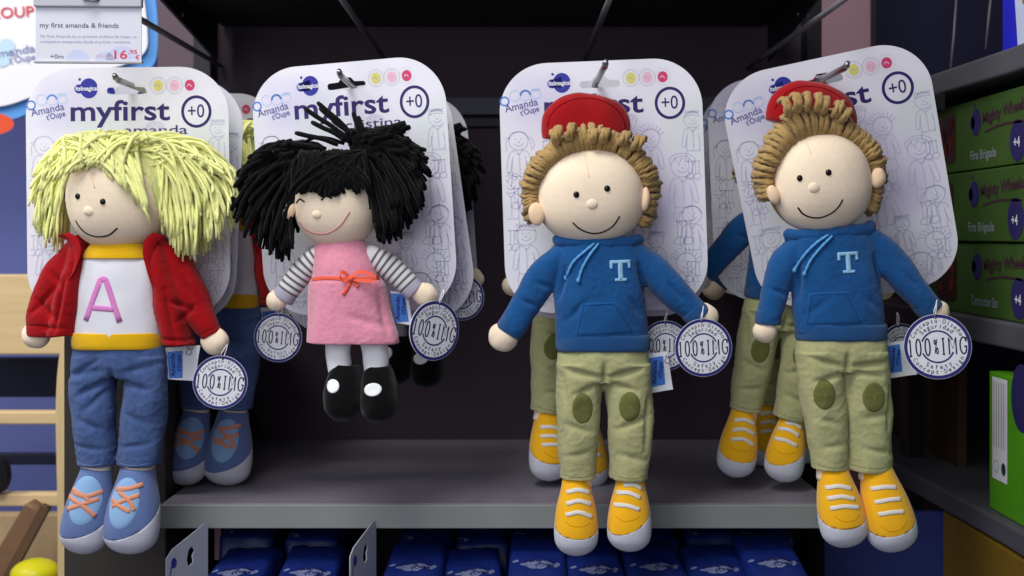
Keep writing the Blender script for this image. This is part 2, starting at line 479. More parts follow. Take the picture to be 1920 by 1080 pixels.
def sheet(name, outline, holes, th, k, m, parent=None, bev=0.0):
    """board cut from an outline (pixel units, local XZ), front face at y=0, thickness th metres"""
    c = bpy.data.curves.new('c', 'CURVE'); c.dimensions = '2D'; c.fill_mode = 'BOTH'; c.extrude = th/2
    c.bevel_depth = bev; c.bevel_resolution = 2
    for pts in [outline]+list(holes):
        s = c.splines.new('POLY'); s.points.add(len(pts)-1); s.use_cyclic_u = True
        for q, p in zip(s.points, pts): q.co = (p[0]*k, p[1]*k, 0, 1)
    o = bpy.data.objects.new('c', c); COL.objects.link(o)
    dg = bpy.context.evaluated_depsgraph_get(); dg.update()
    me = bpy.data.meshes.new_from_object(o.evaluated_get(dg)); bpy.data.objects.remove(o)
    for v in me.vertices: v.co = (v.co.x, th/2+bev-v.co.z, v.co.y)
    bm = bmesh.new(); bm.from_mesh(me); bmesh.ops.remove_doubles(bm, verts=bm.verts, dist=1e-6); bmesh.ops.recalc_face_normals(bm, faces=bm.faces); bm.to_mesh(me); bm.free()
    me.name = name
    return link(name, me, m, parent)
def rrect(w, h, r, n=10, cx=0, cy=0):
    o = []
    for (sx, sy, a0) in ((1, 1, 0), (-1, 1, 90), (-1, -1, 180), (1, -1, 270)):
        for i in range(n+1):
            a = radians(a0+90*i/n); o.append((cx+sx*(w/2-r)+r*cos(a), cy+sy*(h/2-r)+r*sin(a)))
    return o

def box(name, x0, x1, y0, y1, z0, z1, m, parent=None, bev=0.0015, O=(0, 0, 0)):
    me = bpy.data.meshes.new(name); bm = bmesh.new(); bmesh.ops.create_cube(bm, size=1)
    for v in bm.verts: v.co = ((x0+x1)/2+v.co.x*(x1-x0)-O[0], (y0+y1)/2+v.co.y*(y1-y0)-O[1], (z0+z1)/2+v.co.z*(z1-z0)-O[2])
    if bev: bmesh.ops.bevel(bm, geom=bm.edges[:], offset=bev, segments=2, affect='EDGES', profile=0.5)
    bm.to_mesh(me); bm.free()
    return link(name, me, m, parent)
def empty(name, loc, label=None, cat=None, group=None, kind=None):
    o = bpy.data.objects.new(name, None); COL.objects.link(o); o.location = loc; o.empty_display_size = 0.02
    tag(o, label, cat, group, kind); return o
def copy_tree(o, parent=None):
    c = o.copy(); COL.objects.link(c)
    if parent: c.parent = parent
    for ch in list(o.children): copy_tree(ch, c)
    return c
def gput(*gs):
    r = G()
    for g in gs: r.add(g.v, g.f, g.a)
    return r

# ============================================================ SHELVING
YF, YB = 1.065, 1.40             # shelf front edge and back panel
ZS = -(945-HY)*YF/F              # top of the lower shelf
ZT = 0.248                       # underside of the shelf above
XL, XR = -0.3225, 0.292
su = empty('shelf_unit', (0, YB, ZS-0.16), 'grey and mauve shop shelving bay that the dolls hang in', 'shelving')
O = su.location
box('shelf_board', XL+0.004, XR, YF+0.002, YB, ZS-0.022, ZS, SHELF, su, 0.0012, O)
box('shelf_edge', XL, XR+0.001, YF-0.002, YF+0.0015, ZS-0.0218, ZS-0.0005, EDGE, su, 0.0008, O)
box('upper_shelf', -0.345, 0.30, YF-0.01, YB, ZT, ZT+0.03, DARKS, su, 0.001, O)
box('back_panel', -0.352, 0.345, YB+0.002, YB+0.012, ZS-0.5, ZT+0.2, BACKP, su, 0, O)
box('back_rail_and_slot', -0.33, 0.34, YB-0.012, YB, 0.142, 0.163, RAIL, su, 0.001, O)
box('back_rail_and_slot', -0.33, 0.34, YB-0.006, YB, 0.128, 0.139, POST, su, 0.001, O)  # dark strip standing in for the slot's darkness below the rail
box('upright_post', -0.372, -0.352, YB-0.03, YB+0.012, -0.7, 0.5, POST, su, 0.001, O)
box('upright_post', 0.345, 0.362, YB-0.03, YB+0.012, -0.7, 0.5, POST, su, 0.001, O)
# sloping side brackets of the upper shelf
for sx in (-0.345, 0.300):
    g = G()
    vs = [(YF, ZT), (YF, ZT-0.006), (YB-0.03, ZT-0.045), (YB-0.03, ZT)]
    vv = [(x, y, z) for x in (sx-0.0015, sx+0.0015) for (y, z) in vs]
    me = make_mesh('shelf_bracket', [(p[0]-O[0], p[1]-O[1], p[2]-O[2]) for p in vv],
                   [(0, 1, 2, 3), (7, 6, 5, 4), (0, 4, 5, 1), (1, 5, 6, 2), (2, 6, 7, 3), (3, 7, 4, 0)], False)
    b = link('shelf_bracket', me, POST, su)
    for (yy, zz) in ((YF+0.05, ZT-0.005), (YF+0.16, ZT-0.018)):
        g = ellipsoid(0, 0, 0, 1, 1, 1, nu=12, nv=8)
        me = make_mesh('screw', [(sx-O[0]+(0.0017 if sx < 0 else -0.0017)+p[0]*0.001, yy-O[1]+p[2]*0.003, zz-O[2]+p[1]*0.003) for p in g.v], g.f)
        link('screw', me, CHROME, b)
box('shaded_wall_strip', -0.426, -0.373, 1.41, 1.43, -0.8, 0.6, mat('shaded_mauve', (92, 76, 86), 0.7), su, 0.001, O)  # stands in for the shaded mauve wall; shade put into its darker colour
box('end_panel', P(142, 0, 1.13).x, XL-0.002, 1.10, YB+0.012, -0.75, -0.08, ENDP, su, 0.001, O)
box('lower_shelf', XL, 0.34, 0.98, YB, -0.42, -0.40, SHELF, su, 0.001, O)

# mauve shop wall behind the bay, seen beside both posts
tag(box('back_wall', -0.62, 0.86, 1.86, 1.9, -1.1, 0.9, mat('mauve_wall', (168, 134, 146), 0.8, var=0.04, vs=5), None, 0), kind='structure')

# ------------------------------------------------------------ peg hooks
def peg_hook(px, py, tipD, xu, zu, label):
    q = P(px, py, 1.046); x, z = q.x, q.z
    r = empty('peg_hook', (x, YB, z), label, 'hook', 'wire hooks holding the dolls')
    R_ = 0.0027; e = tipD-YB
    g = tube([(0, 0, -0.002)]+[(0, 0, e*i/10) for i in range(1, 10)]+[(0, 0, e+0.010), (0, -0.0012, e+0.004), (0, -0.0032, e)], R_, 16)
    me = make_mesh('rod', [(p[0], p[2], -p[1]) for p in g.v], g.f); link('rod', me, CHROME, r)
    g = tube([(xu-x, -(zu-z), -0.002), (xu-x, -(zu-z), -0.12), (xu-x, -(zu-z), -0.3), (xu-x, -(zu-z), 0.955-YB)], 0.0030, 12)
    me = make_mesh('price_arm', [(p[0], p[2], -p[1]) for p in g.v], g.f); link('price_arm', me, DWIRE, r)
    return r
peg_hook(247, 160, 1.000, -0.345, 0.200, 'wire hook through the card behind the blonde doll')
peg_hook(653, 155, 0.990, -0.150, 0.207, 'wire hook through the card behind the black-haired doll')
peg_hook(1119, 152, 0.945, 0.0850, 0.205, 'wire hook through the card of the capped doll second from the right')
peg_hook(1535, 152, 0.955, 0.2800, 0.198, 'wire hook through the tilted card of the rightmost doll')

# ============================================================ BACKING CARDS
def kid(g, x, y, s, kind, rnd):
    """plain outline drawing of a child, head centre at x,y, head radius ~20*s"""
    def L(pts, closed=False, w=1.7): line_into(g, [(x+p[0]*s, y+p[1]*s) for p in pts], w, 0, closed, 4)
    L([(20*cos(a*pi/6), 19*sin(a*pi/6)) for a in range(12)], True)
    L([(-8, -6), (-2, -11), (6, -9), (10, -4)])
    for ex in (-6, 5): disc_into(g, x+ex*s, y+3*s, 1.5*s, z=0, n=8)
    L([(-1, -1), (2, -3), (-1, -4)])
    if kind == 0:
        L([(-20, 4), (-16, 14), (-4, 18), (10, 17), (19, 8)]); L([(-19, 8), (-30, 2), (-31, -14), (-24, -20)]); L([(19, 8), (30, 2), (32, -12), (26, -20)])
        L([(-18, 6), (-26, -2), (-25, -16)]); L([(18, 6), (25, -2), (26, -16)])
    elif kind == 1:
        for i in range(9):
            a = radians(20+i*17); L([(18*cos(a), 18*sin(a)), (28*cos(a+.1), 28*sin(a)), (34*cos(a+.2), 30*sin(a+.1))])
    elif kind == 2:
        for i in range(7): L([(-18+i*6, 14), (-16+i*6, 22), (-12+i*6, 15)])
        L([(-20, 8), (0, 11), (20, 8)])
    else:
        L([(-20, 2), (-22, 16), (0, 24), (22, 16), (20, 2)]); L([(-14, 16), (-6, 6), (0, 16), (8, 7), (14, 15)])
    L([(-8, -19), (-20, -27), (-26, -60), (-22, -66), (-18, -60), (-15, -42)]); L([(8, -19), (20, -27), (27, -58), (23, -66), (19, -60), (15, -42)])
    L([(-13, -32), (-15, -70), (0, -73), (15, -70), (13, -32)]); L([(0, -24), (1, -70)]); L([(-8, -19), (0, -28), (8, -19)])
    for yy in (-38, -48, -58): disc_into(g, x+3*s, y+yy*s, 1.1*s, n=8)
    L([(-15, -70), (-17, -96), (0, -98), (17, -96), (15, -70)])
    for lx in (-8, 8):
        L([(lx-4, -97), (lx-4, -128)]); L([(lx+4, -97), (lx+4, -128)])
        L([(lx-5, -128), (lx-11, -136), (lx-2, -141), (lx+7, -137), (lx+5, -128)], True)
_cards = {}
def card(x, y, D, roll, yaw, sub, label, src=None, pitch=0):
    k = 1.0352/F
    if src:
        r = copy_tree(src); r['label'] = label
    else:
        r = empty('backing_card', (0, 0, 0), label, 'backing card', 'printed backing cards behind the dolls')
        slot = [(-37, -7), (-30, -9), (30, -9), (37, -7), (38, 0), (35, 4), (16, 5), (9, 13), (-9, 13), (-16, 5), (-35, 4), (-38, 0)]
        slot = [(p[0], p[1]+196) for p in slot]
        sheet('card_sheet', rrect(384, 476, 92, 14), [slot], 0.0006, k, CARD, r)
        g = G(); rnd = random.Random(3)
        kid(g, -158, 92, 0.92, 0, rnd); kid(g, 92, 88, 0.9, 1, rnd); kid(g, 150, 32, 1.05, 3, rnd)
        kid(g, -150, -88, 1.0, 2, rnd); kid(g, 152, -150, 0.95, 1, rnd); kid(g, -88, -120, 0.6, 3, rnd); kid(g, 96, -105, 0.75, 2, rnd)
        kid(g, -95, 82, 0.85, 2, rnd); kid(g, 10, 60, 0.8, 0, rnd); kid(g, 30, -130, 0.7, 1, rnd)
        kid(g, -60, -60, 1.1, 1, rnd); kid(g, 70, -30, 1.0, 0, rnd); kid(g, 172, 120, 0.8, 2, rnd); kid(g, -176, 10, 0.9, 3, rnd); kid(g, 118, -190, 1.2, 0, rnd); kid(g, -120, -190, 1.2, 1, rnd); kid(g, 52, 118, 0.7, 3, rnd); kid(g, 165, -60, 0.9, 0, rnd)
        # keep the drawings on the sheet
        keep = [i for i, f in enumerate(g.f) if all(abs(g.v[q][0]) < 189 and abs(g.v[q][1]) < 234 and (max(0, abs(g.v[q][0])-100)**2+max(0, abs(g.v[q][1])-146)**2) < 86*86 for q in f)]
        g.f = [g.f[i] for i in keep]
        print_part('drawing_print', g, LINEI, r, k)
        g = G(); text_into(g, 'myfirst', -107, 138, 188, 38, bold=0.018)
        print_part('title_print', g, PURP, r, k)
        g = G(); ring_into(g, 131, 153, 26, 28, 5.5, n=48); text_into(g, '+0', 115, 142, 31, 25, bold=0.004)
        print_part('age_badge_print', g, PURP, r, k)
        for (sx, m_) in ((59, YELI), (90, PNKI), (119, MAGI)):
            g = G(); disc_into(g, sx, 203, 9.5, 10.5)
            s_ = print_part('round_stamp_print', g, m_, r, k)
            g = G(); arc_text(g, 'oanimalhecsoitu', sx, 203, 11.8, 250, -110, 2.6); ring_into(g, sx, 203, 15.3, 16, 0.7)
            line_into(g, [(sx-5, 201), (sx-1, 205), (sx+4, 200)], 1.3, 1)
            print_part('stamp_lettering', g, GREYI if m_ is not MAGI else LABW, s_, k)
        g = G(); disc_into(g, -72, 199, 17, 19); disc_into(g, -91, 198, 8.5); disc_into(g, -89, 216, 2.6); poly_into(g, [(-91, 206), (-72, 210), (-72, 190), (-91, 190)], 0.0)
        s_ = print_part('maker_logo_print', g, LOGOB, r, k)
        g = G(); text_into(g, 'ItsImagical', -97, 195, 42, 8, z=1.2, bold=0.03)
        print_part('logo_lettering', g, LABW, s_, k)
        g = G(); text_into(g, 'Amanda', -181, 147, 64, 14, rot=11, bold=0.012); text_into(g, "t'Oupe", -152, 139, 37, 11, rot=13, bold=0.02)
        print_part('range_name_print', g, mat('slate_violet_ink', (92, 92, 150), 0.6), r, k)
        g = G(); ring_into(g, -182, 168, 8, 8, 3); ring_into(g, -142, 178, 9, 9, 3.5, a0=0, a1=180)
        s_ = print_part('logo_faces_print', g, SKYI, r, k)
        g = G(); ring_into(g, -162, 178, 10, 10, 1.4); ring_into(g, -142, 178, 10, 10, 1.2); ring_into(g, -122, 180, 9, 9, 1.4)
        for i in range(6): line_into(g, [(-131+i*3, 184), (-129+i*3, 191)], 1.2, straight=True)
        print_part('logo_faces_outline', g, PALEB, s_, k)
        if sub:
            g = G(); text_into(g, sub[0], sub[1], 111, sub[2], 17, bold=0.006)
            print_part('name_print', g, mat('dark_slate_ink', (62, 58, 96), 0.6), r, k)
    r.location = P(x, y, D); r.rotation_euler = (radians(pitch), radians(-roll), radians(yaw))
    return r
C1 = card(240, 362, 1.045, 0.6, 0, ('amanda', -6, 120), 'white printed backing card with the name amanda, behind the blonde doll')
C2 = card(662, 352, 1.048, 3.2, -11, ('cristina', -8, 112), 'white printed backing card with the name cristina, behind the black-haired doll', pitch=2)
C3 = card(1131, 349, 1.048, 1.9, -3, None, 'upright white printed backing card of the capped doll second from the right')
C4 = card(1576, 338, 1.058, 10.5, -14, ('martin', -70, 92), 'tilted white printed backing card of the rightmost doll', pitch=14)
C1b = card(262, 372, 1.075, -2.5, 4, None, 'second card pressed right behind the blonde doll\'s card, only its right edge showing', C1)
C1c = card(360, 378, 1.215, 0, 0, None, 'card deep in the bay between the blonde and the black-haired dolls, crimson stamp showing', C3)
C2b = card(688, 388, 1.085, 8, -6, None, 'dim card just behind the cristina card, leaning out to the right', C2)
C2c = card(720, 395, 1.18, 4, -6, None, 'last card on the black-haired doll\'s hook, sliver farthest right and deepest', C2)
C3b = card(1503, 352, 1.18, 2.5, -4, None, 'middle card of the stack left of the tilted card, overlapped by it', C3)
C3c = card(1468, 362, 1.295, 1, 0, None, 'rearmost card of the stack left of the tilted card, thin sliver', C3)
C3d = card(1136, 366, 1.076, 1.9, -3, None, 'card pressed behind the capped doll\'s upright card, only its lower rim showing', C3)

# ============================================================ DOLL BUILDING BLOCKS
def head_of(fr, x, y, d, rx, ry, rd, rot=0, p=2.25):
    def fn(a, b, c):
        return a*(1+0.04*(-b)), b, c
    return part(fr, 'head', ellipsoid(x, y, d, rx, ry, rd, rot, p, 56, 40, fn), SKIN, amp=1.6, freq=0.012)
def face(fr, head, bvh, eyes, nose, mouth, mm=BLK, er=6.0, nr=10):
    if eyes:
        for (ex, ey) in eyes:
            z = hit(bvh, ex, ey); part(fr, 'eye', ellipsoid(ex, ey, z-0.5, er, er*1.06, 3.5, nu=20, nv=14), mat('black_bead', (10, 9, 10), 0.3), head)
    nx, ny = nose; z = hit(bvh, nx, ny)
    part(fr, 'nose', ellipsoid(nx, ny, z+3, nr*1.15, nr, nr*0.62, nu=24, nv=16), SKIN, head)
    part(fr, 'mouth', stroke_on(bvh, mouth, 3.0, 1.3, sub=8), mm, head)

def inflate(pt, head, m=1.05):
    """keep a hair point outside the head ellipsoid"""
    hx, hy, hd, rx, ry, rd = head
    a, b, c = (pt[0]-hx)/(rx*m), (pt[1]-hy)/(ry*m), (pt[2]-hd)/(rd*m)
    L = sqrt(a*a+b*b+c*c)
    if L >= 1 or L < 1e-4: return pt
    # push towards the viewer or away from it first, so hair lies over the face side it is on
    c2 = math.copysign(sqrt(max(0.0, 1-a*a-b*b)), c if abs(c) > 0.05 else -1)
    return (pt[0], pt[1], hd+c2*rd*m)
def contour_pt(cont, u):
    t = u*(len(cont)-1); i = min(len(cont)-2, int(t)); w = t-i
    return cont[i][0]*(1-w)+cont[i+1][0]*w, cont[i][1]*(1-w)+cont[i+1][1]*w
def yarn_bunch(g, rnd, n, root, spread, cont, lift, r, head, dr=(-30, 30), dt=(-40, 40), lf=(0.72, 1.03), wob=6, seg=13, sides=6, bulge=0, zone=None, hang=False):
    done = tries = 0
    while done < n and tries < n*12:
        tries += 1
        u = rnd.random(); cx_, cy_ = contour_pt(cont, u)
        rx_ = root[0]+rnd.uniform(-1, 1)*spread[0]; ry_ = root[1]+rnd.uniform(-1, 1)*spread[1]
        l = rnd.uniform(*lf); tx = rx_+(cx_-rx_)*l; ty = ry_+(cy_-ry_)*l
        d0 = rnd.uniform(*dr); d1 = rnd.uniform(*dt); li = lift*rnd.uniform(0.6, 1.25)
        out = (tx-rx_)
        P1 = (rx_+out*0.38+rnd.uniform(-wob, wob), ry_+(ty-ry_)*0.18-li, d0*0.8+d1*0.2-bulge)
        P2 = (rx_+out*0.82+rnd.uniform(-wob, wob), ry_+(ty-ry_)*0.58-li*0.45, d0*0.3+d1*0.7-bulge*0.7)
        if hang:
            P1 = (rx_+out*0.58+rnd.uniform(-wob, wob), ry_-li*0.9+rnd.uniform(-wob, wob)*.6, P1[2])
            P2 = (rx_+out*rnd.uniform(0.92, 1.06), ry_+(ty-ry_)*0.42, P2[2])
        pts = []; ph = rnd.uniform(0, 6.28); w1 = rnd.uniform(0.3, 1)*wob*0.35
        for k in range(seg+1):
            t = k/seg; a = (1-t)**3; b = 3*t*(1-t)**2; c = 3*t*t*(1-t); e = t**3
            q = (a*rx_+b*P1[0]+c*P2[0]+e*tx+w1*sin(ph+t*7), a*ry_+b*P1[1]+c*P2[1]+e*ty+w1*cos(ph+t*6), a*d0+b*P1[2]+c*P2[2]+e*d1)
            pts.append(inflate(q, head))
        if zone and any(((p[0]-zone[0])/zone[2])**2+((p[1]-zone[1])/zone[3])**2 < 1 for p in pts): continue
        done += 1
        tube(pts, r*rnd.uniform(0.82, 1.15), sides, g=g, lump=rnd.uniform(0.1, 0.24), ph=ph)
    return g

def letter_strokes(ch):
    """slab lettering for the tag, unit box x 0..1, y 0..1"""
    A = {
     '1': [[(0.28, 0.82), (0.5, 1), (0.5, 0)], [(0.2, 0), (0.8, 0)]],
     '0': [[(0.5+0.34*cos(a*pi/8), 0.5+0.5*sin(a*pi/8)) for a in range(17)]],
     '%': [[(0.25, 0.1), (0.75, 0.95)], [(0.33+0.14*cos(a*pi/4), 0.78+0.14*sin(a*pi/4)) for a in range(9)], [(0.7+0.16*cos(a*pi/4), 0.25+0.18*sin(a*pi/4)) for a in range(9)]],
     'I': [[(0.5, 1), (0.5, 0)], [(0.24, 0.97), (0.76, 0.97)], [(0.24, 0.03), (0.76, 0.03)]],
     'M': [[(0.12, 0), (0.12, 1), (0.5, 0.35), (0.88, 1), (0.88, 0)]],
     'G': [[(0.86, 0.8), (0.68, 0.97), (0.42, 0.98), (0.18, 0.78), (0.1, 0.5), (0.18, 0.2), (0.42, 0.02), (0.68, 0.05), (0.86, 0.22), (0.86, 0.45)], [(0.58, 0.45), (0.98, 0.45)], [(0.86, 0.98), (0.86, 0.72)]]}
    return A[ch]
TAGSRC = None
def hang_tag(x, y, D, sx, roll, yaw, label, pitch=0, up=46):
    """round card tag; drawn at radius 56 px at one metre"""
    global TAGSRC
    k = 1/F
    if TAGSRC is None:
        r = empty('hang_tag', (0, 0, 0), label, 'hang tag', 'round swing tags on the dolls\' wrists')
        c = [(56*cos(2*pi*i/64), 56*sin(2*pi*i/64)) for i in range(64)]
        hole = [(2.4*cos(2*pi*i/12), 49+2.4*sin(2*pi*i/12)) for i in range(12)]
        sheet('tag_disc', c, [hole], 0.0007, k, WHITEP, r)
        g = G(); ring_into(g, 0, 0, 52.6, 52.6, 5.6, n=64); ring_into(g, 0, 0, 27, 27, 2.8, a0=22, a1=158); ring_into(g, 0, 0, 27, 27, 2.8, a0=202, a1=338)
        print_part('ring_print', g, NAVY, r, k)
        g = G()
        widths = [8, 11.5, 11.5, 9, 8, 15, 13]; xx = -49
        for ch, w in zip('100%IMG', widths):
            h = 29
            for st in letter_strokes(ch):
                line_into(g, [(xx+p[0]*w, -h/2+p[1]*h) for p in st], 1.7 if ch == '%' else 2.5, 0, sub=3, straight=len(st) <= 5)
            xx += w+3.6
        arc_text(g, 'Concepto·Diseño', 0, 0, 41, 158, 22, 7.5, bold=0.01)
        arc_text(g, 'Seguridad', 0, 0, 32, 140, 40, 7.5, bold=0.01)
        arc_text(g, 'Safety', 0, 0, -38.5+77, 232, 308, 7.5, inward=True, bold=0.01)
        arc_text(g, 'Concept·Design', 0, 0, 47, 204, 336, 7.5, inward=True, bold=0.01)
        print_part('lettering_print', g, mat('blue_black_ink', (26, 30, 58), 0.6), r, k)
        g = tube(spline([(0, 49, 4), (-3, 60, -6), (2, 72, -2), (6, 80, 8), (4, 66, 8), (0, 49, 6)], 5), 0.9, 6)
        me = make_mesh('string', [(p[0]*k, p[2]*k, p[1]*k) for p in g.v], g.f); link('string', me, WHITEP, r)
        TAGSRC = r
    else:
        r = copy_tree(TAGSRC); r['label'] = label
    r.location = P(x, y, D); r.rotation_euler = (radians(pitch), radians(-roll), radians(yaw)); r.scale = (sx*D, sx*D, sx*D)
    return r

def care_label(fr, pts, blue, txt, rot=90, ce=None, d=10):
    """fabric side label sewn in the seam; pts outline, blue rectangle printed on it"""
    cx_ = sum(p[0] for p in pts)/len(pts); cy_ = sum(p[1] for p in pts)/len(pts)
    def dd(x, y): return d+3*sin((y-cy_)/16.0)+2*sin((x-cx_)/13.0)
    def grid(q, off, n=8):
        g = G(); v = []; f = []
        for i in range(n+1):
            for j in range(n+1):
                s, t = j/n, i/n
                X = (q[0][0]*(1-s)+q[1][0]*s)*(1-t)+(q[3][0]*(1-s)+q[2][0]*s)*t
                Y = (q[0][1]*(1-s)+q[1][1]*s)*(1-t)+(q[3][1]*(1-s)+q[2][1]*s)*t
                v.append((X, Y, dd(X, Y)-off))
        for i in range(n):
            for j in range(n): a = i*(n+1)+j; f.append((a, a+1, a+n+2, a+n+1))
        return g.add(v, f)
    g = gput(grid(pts, 0), grid(pts, -1.4))
    o, _ = part(fr, 'care_label', g, LABW)
    part(fr, 'label_panel', grid(blue, 0.8), LABB, o)
    w = abs(blue[1][0]-blue[0][0]); h = abs(blue[2][1]-blue[1][1]); bx = sum(p[0] for p in blue)/4; by = sum(p[1] for p in blue)/4
    t = G(); text_into(t, 'Amanda', -w*0.02, -h*0.45, h*0.86, w*0.30, 90, bold=0.02); text_into(t, "t'Oupe", w*0.38, -h*0.25, h*0.6, w*0.28, 90, bold=0.02)
    q = G(); q.add([(bx+p[0], by-p[1], dd(bx+p[0], by-p[1])-1.3) for p in t.v], t.f)
    part(fr, 'label_lettering', q, NAVY, o, smooth=False)
    if ce:
        t = G(); text_into(t, 'CE', 0, 0, 16, 11, 75)
        q = G(); q.add([(ce[0]+p[0], ce[1]-p[1], dd(ce[0]+p[0], ce[1]-p[1])-0.9) for p in t.v], t.f)
        part(fr, 'care_symbol_print', q, TXTI, o, smooth=False)
    return o

def shoe(fr, ax, ay, tx, ty, w, sole_cut, upper, sole, laces=None, lacem=None, tongue=None, tonguem=None, d0=-8, seam=None, toe=1.0):
    """foot hanging toe-down towards the viewer. a = ankle, t = toe tip, w = half width"""
    L = sqrt((tx-ax)**2+(ty-ay)**2)
    ux, uy = (tx-ax)/L, (ty-ay)/L
    def s(t, wf, hf, dd): return (ax+ux*L*t, ay+uy*L*t, d0+dd, w*wf, w*hf)
    g = loft([s(0.0, 0.62, 0.62, 6), s(0.14, 0.70, 0.72, 2), s(0.38, 0.90, 0.82, -4), s(0.62, 1.0, 0.84, -10), s(0.80, 0.97, 0.76, -13), s(0.90, 0.80, 0.62, -13), s(0.965, 0.50, 0.40, -13), s(1.0, 0.14, 0.12, -12)], n=6, M=44, p=2.15)
    (x1, y1, x2, y2) = sole_cut
    nx, ny = -(y2-y1), (x2-x1)
    if ny < 0: nx, ny = -nx, -ny
    q = sqrt(nx*nx+ny*ny); nx /= q; ny /= q
    lo, hi = cut(g, ((x1+x2)/2, (y1+y2)/2+12, -w*0.85+d0-10), (nx, ny, 0.6))
    o, bv = part(fr, 'shoe', hi, upper)
    so, _ = part(fr, 'sole', lo, sole, o)
    if tongue:
        cx_, cy_, rx_, ry_, rt = tongue
        t_, _ = part(fr, 'tongue', disk_on(bv, cx_, cy_, rx_, ry_, rt, 1.4), tonguem, o)
    if laces:
        for ln in laces: part(fr, 'lace', stroke_on(bv, ln[1:], ln[0], 3.0 if tongue else 1.7, sub=8), lacem, o)
    if seam: part(fr, 'seam', stroke_on(bv, seam, 1.6, 0.5, sub=8), SHOEYS if upper is SHOEY else upper, o)
    return o

def cuff(fr, name, x, y, ang, w, h, ln, m, parent, d=0, p=2.3):
    ux, uy = cos(radians(ang)), sin(radians(ang))
    g = loft([(x-ux*ln/2, y-uy*ln/2, d, w*0.97, h*0.97), (x-ux*ln*0.3, y-uy*ln*0.3, d, w, h), (x+ux*ln*0.3, y+uy*ln*0.3, d, w, h), (x+ux*ln/2, y+uy*ln/2, d, w*0.94, h*0.94)], n=4, p=p)
    return part(fr, name, g, m, parent)[0]

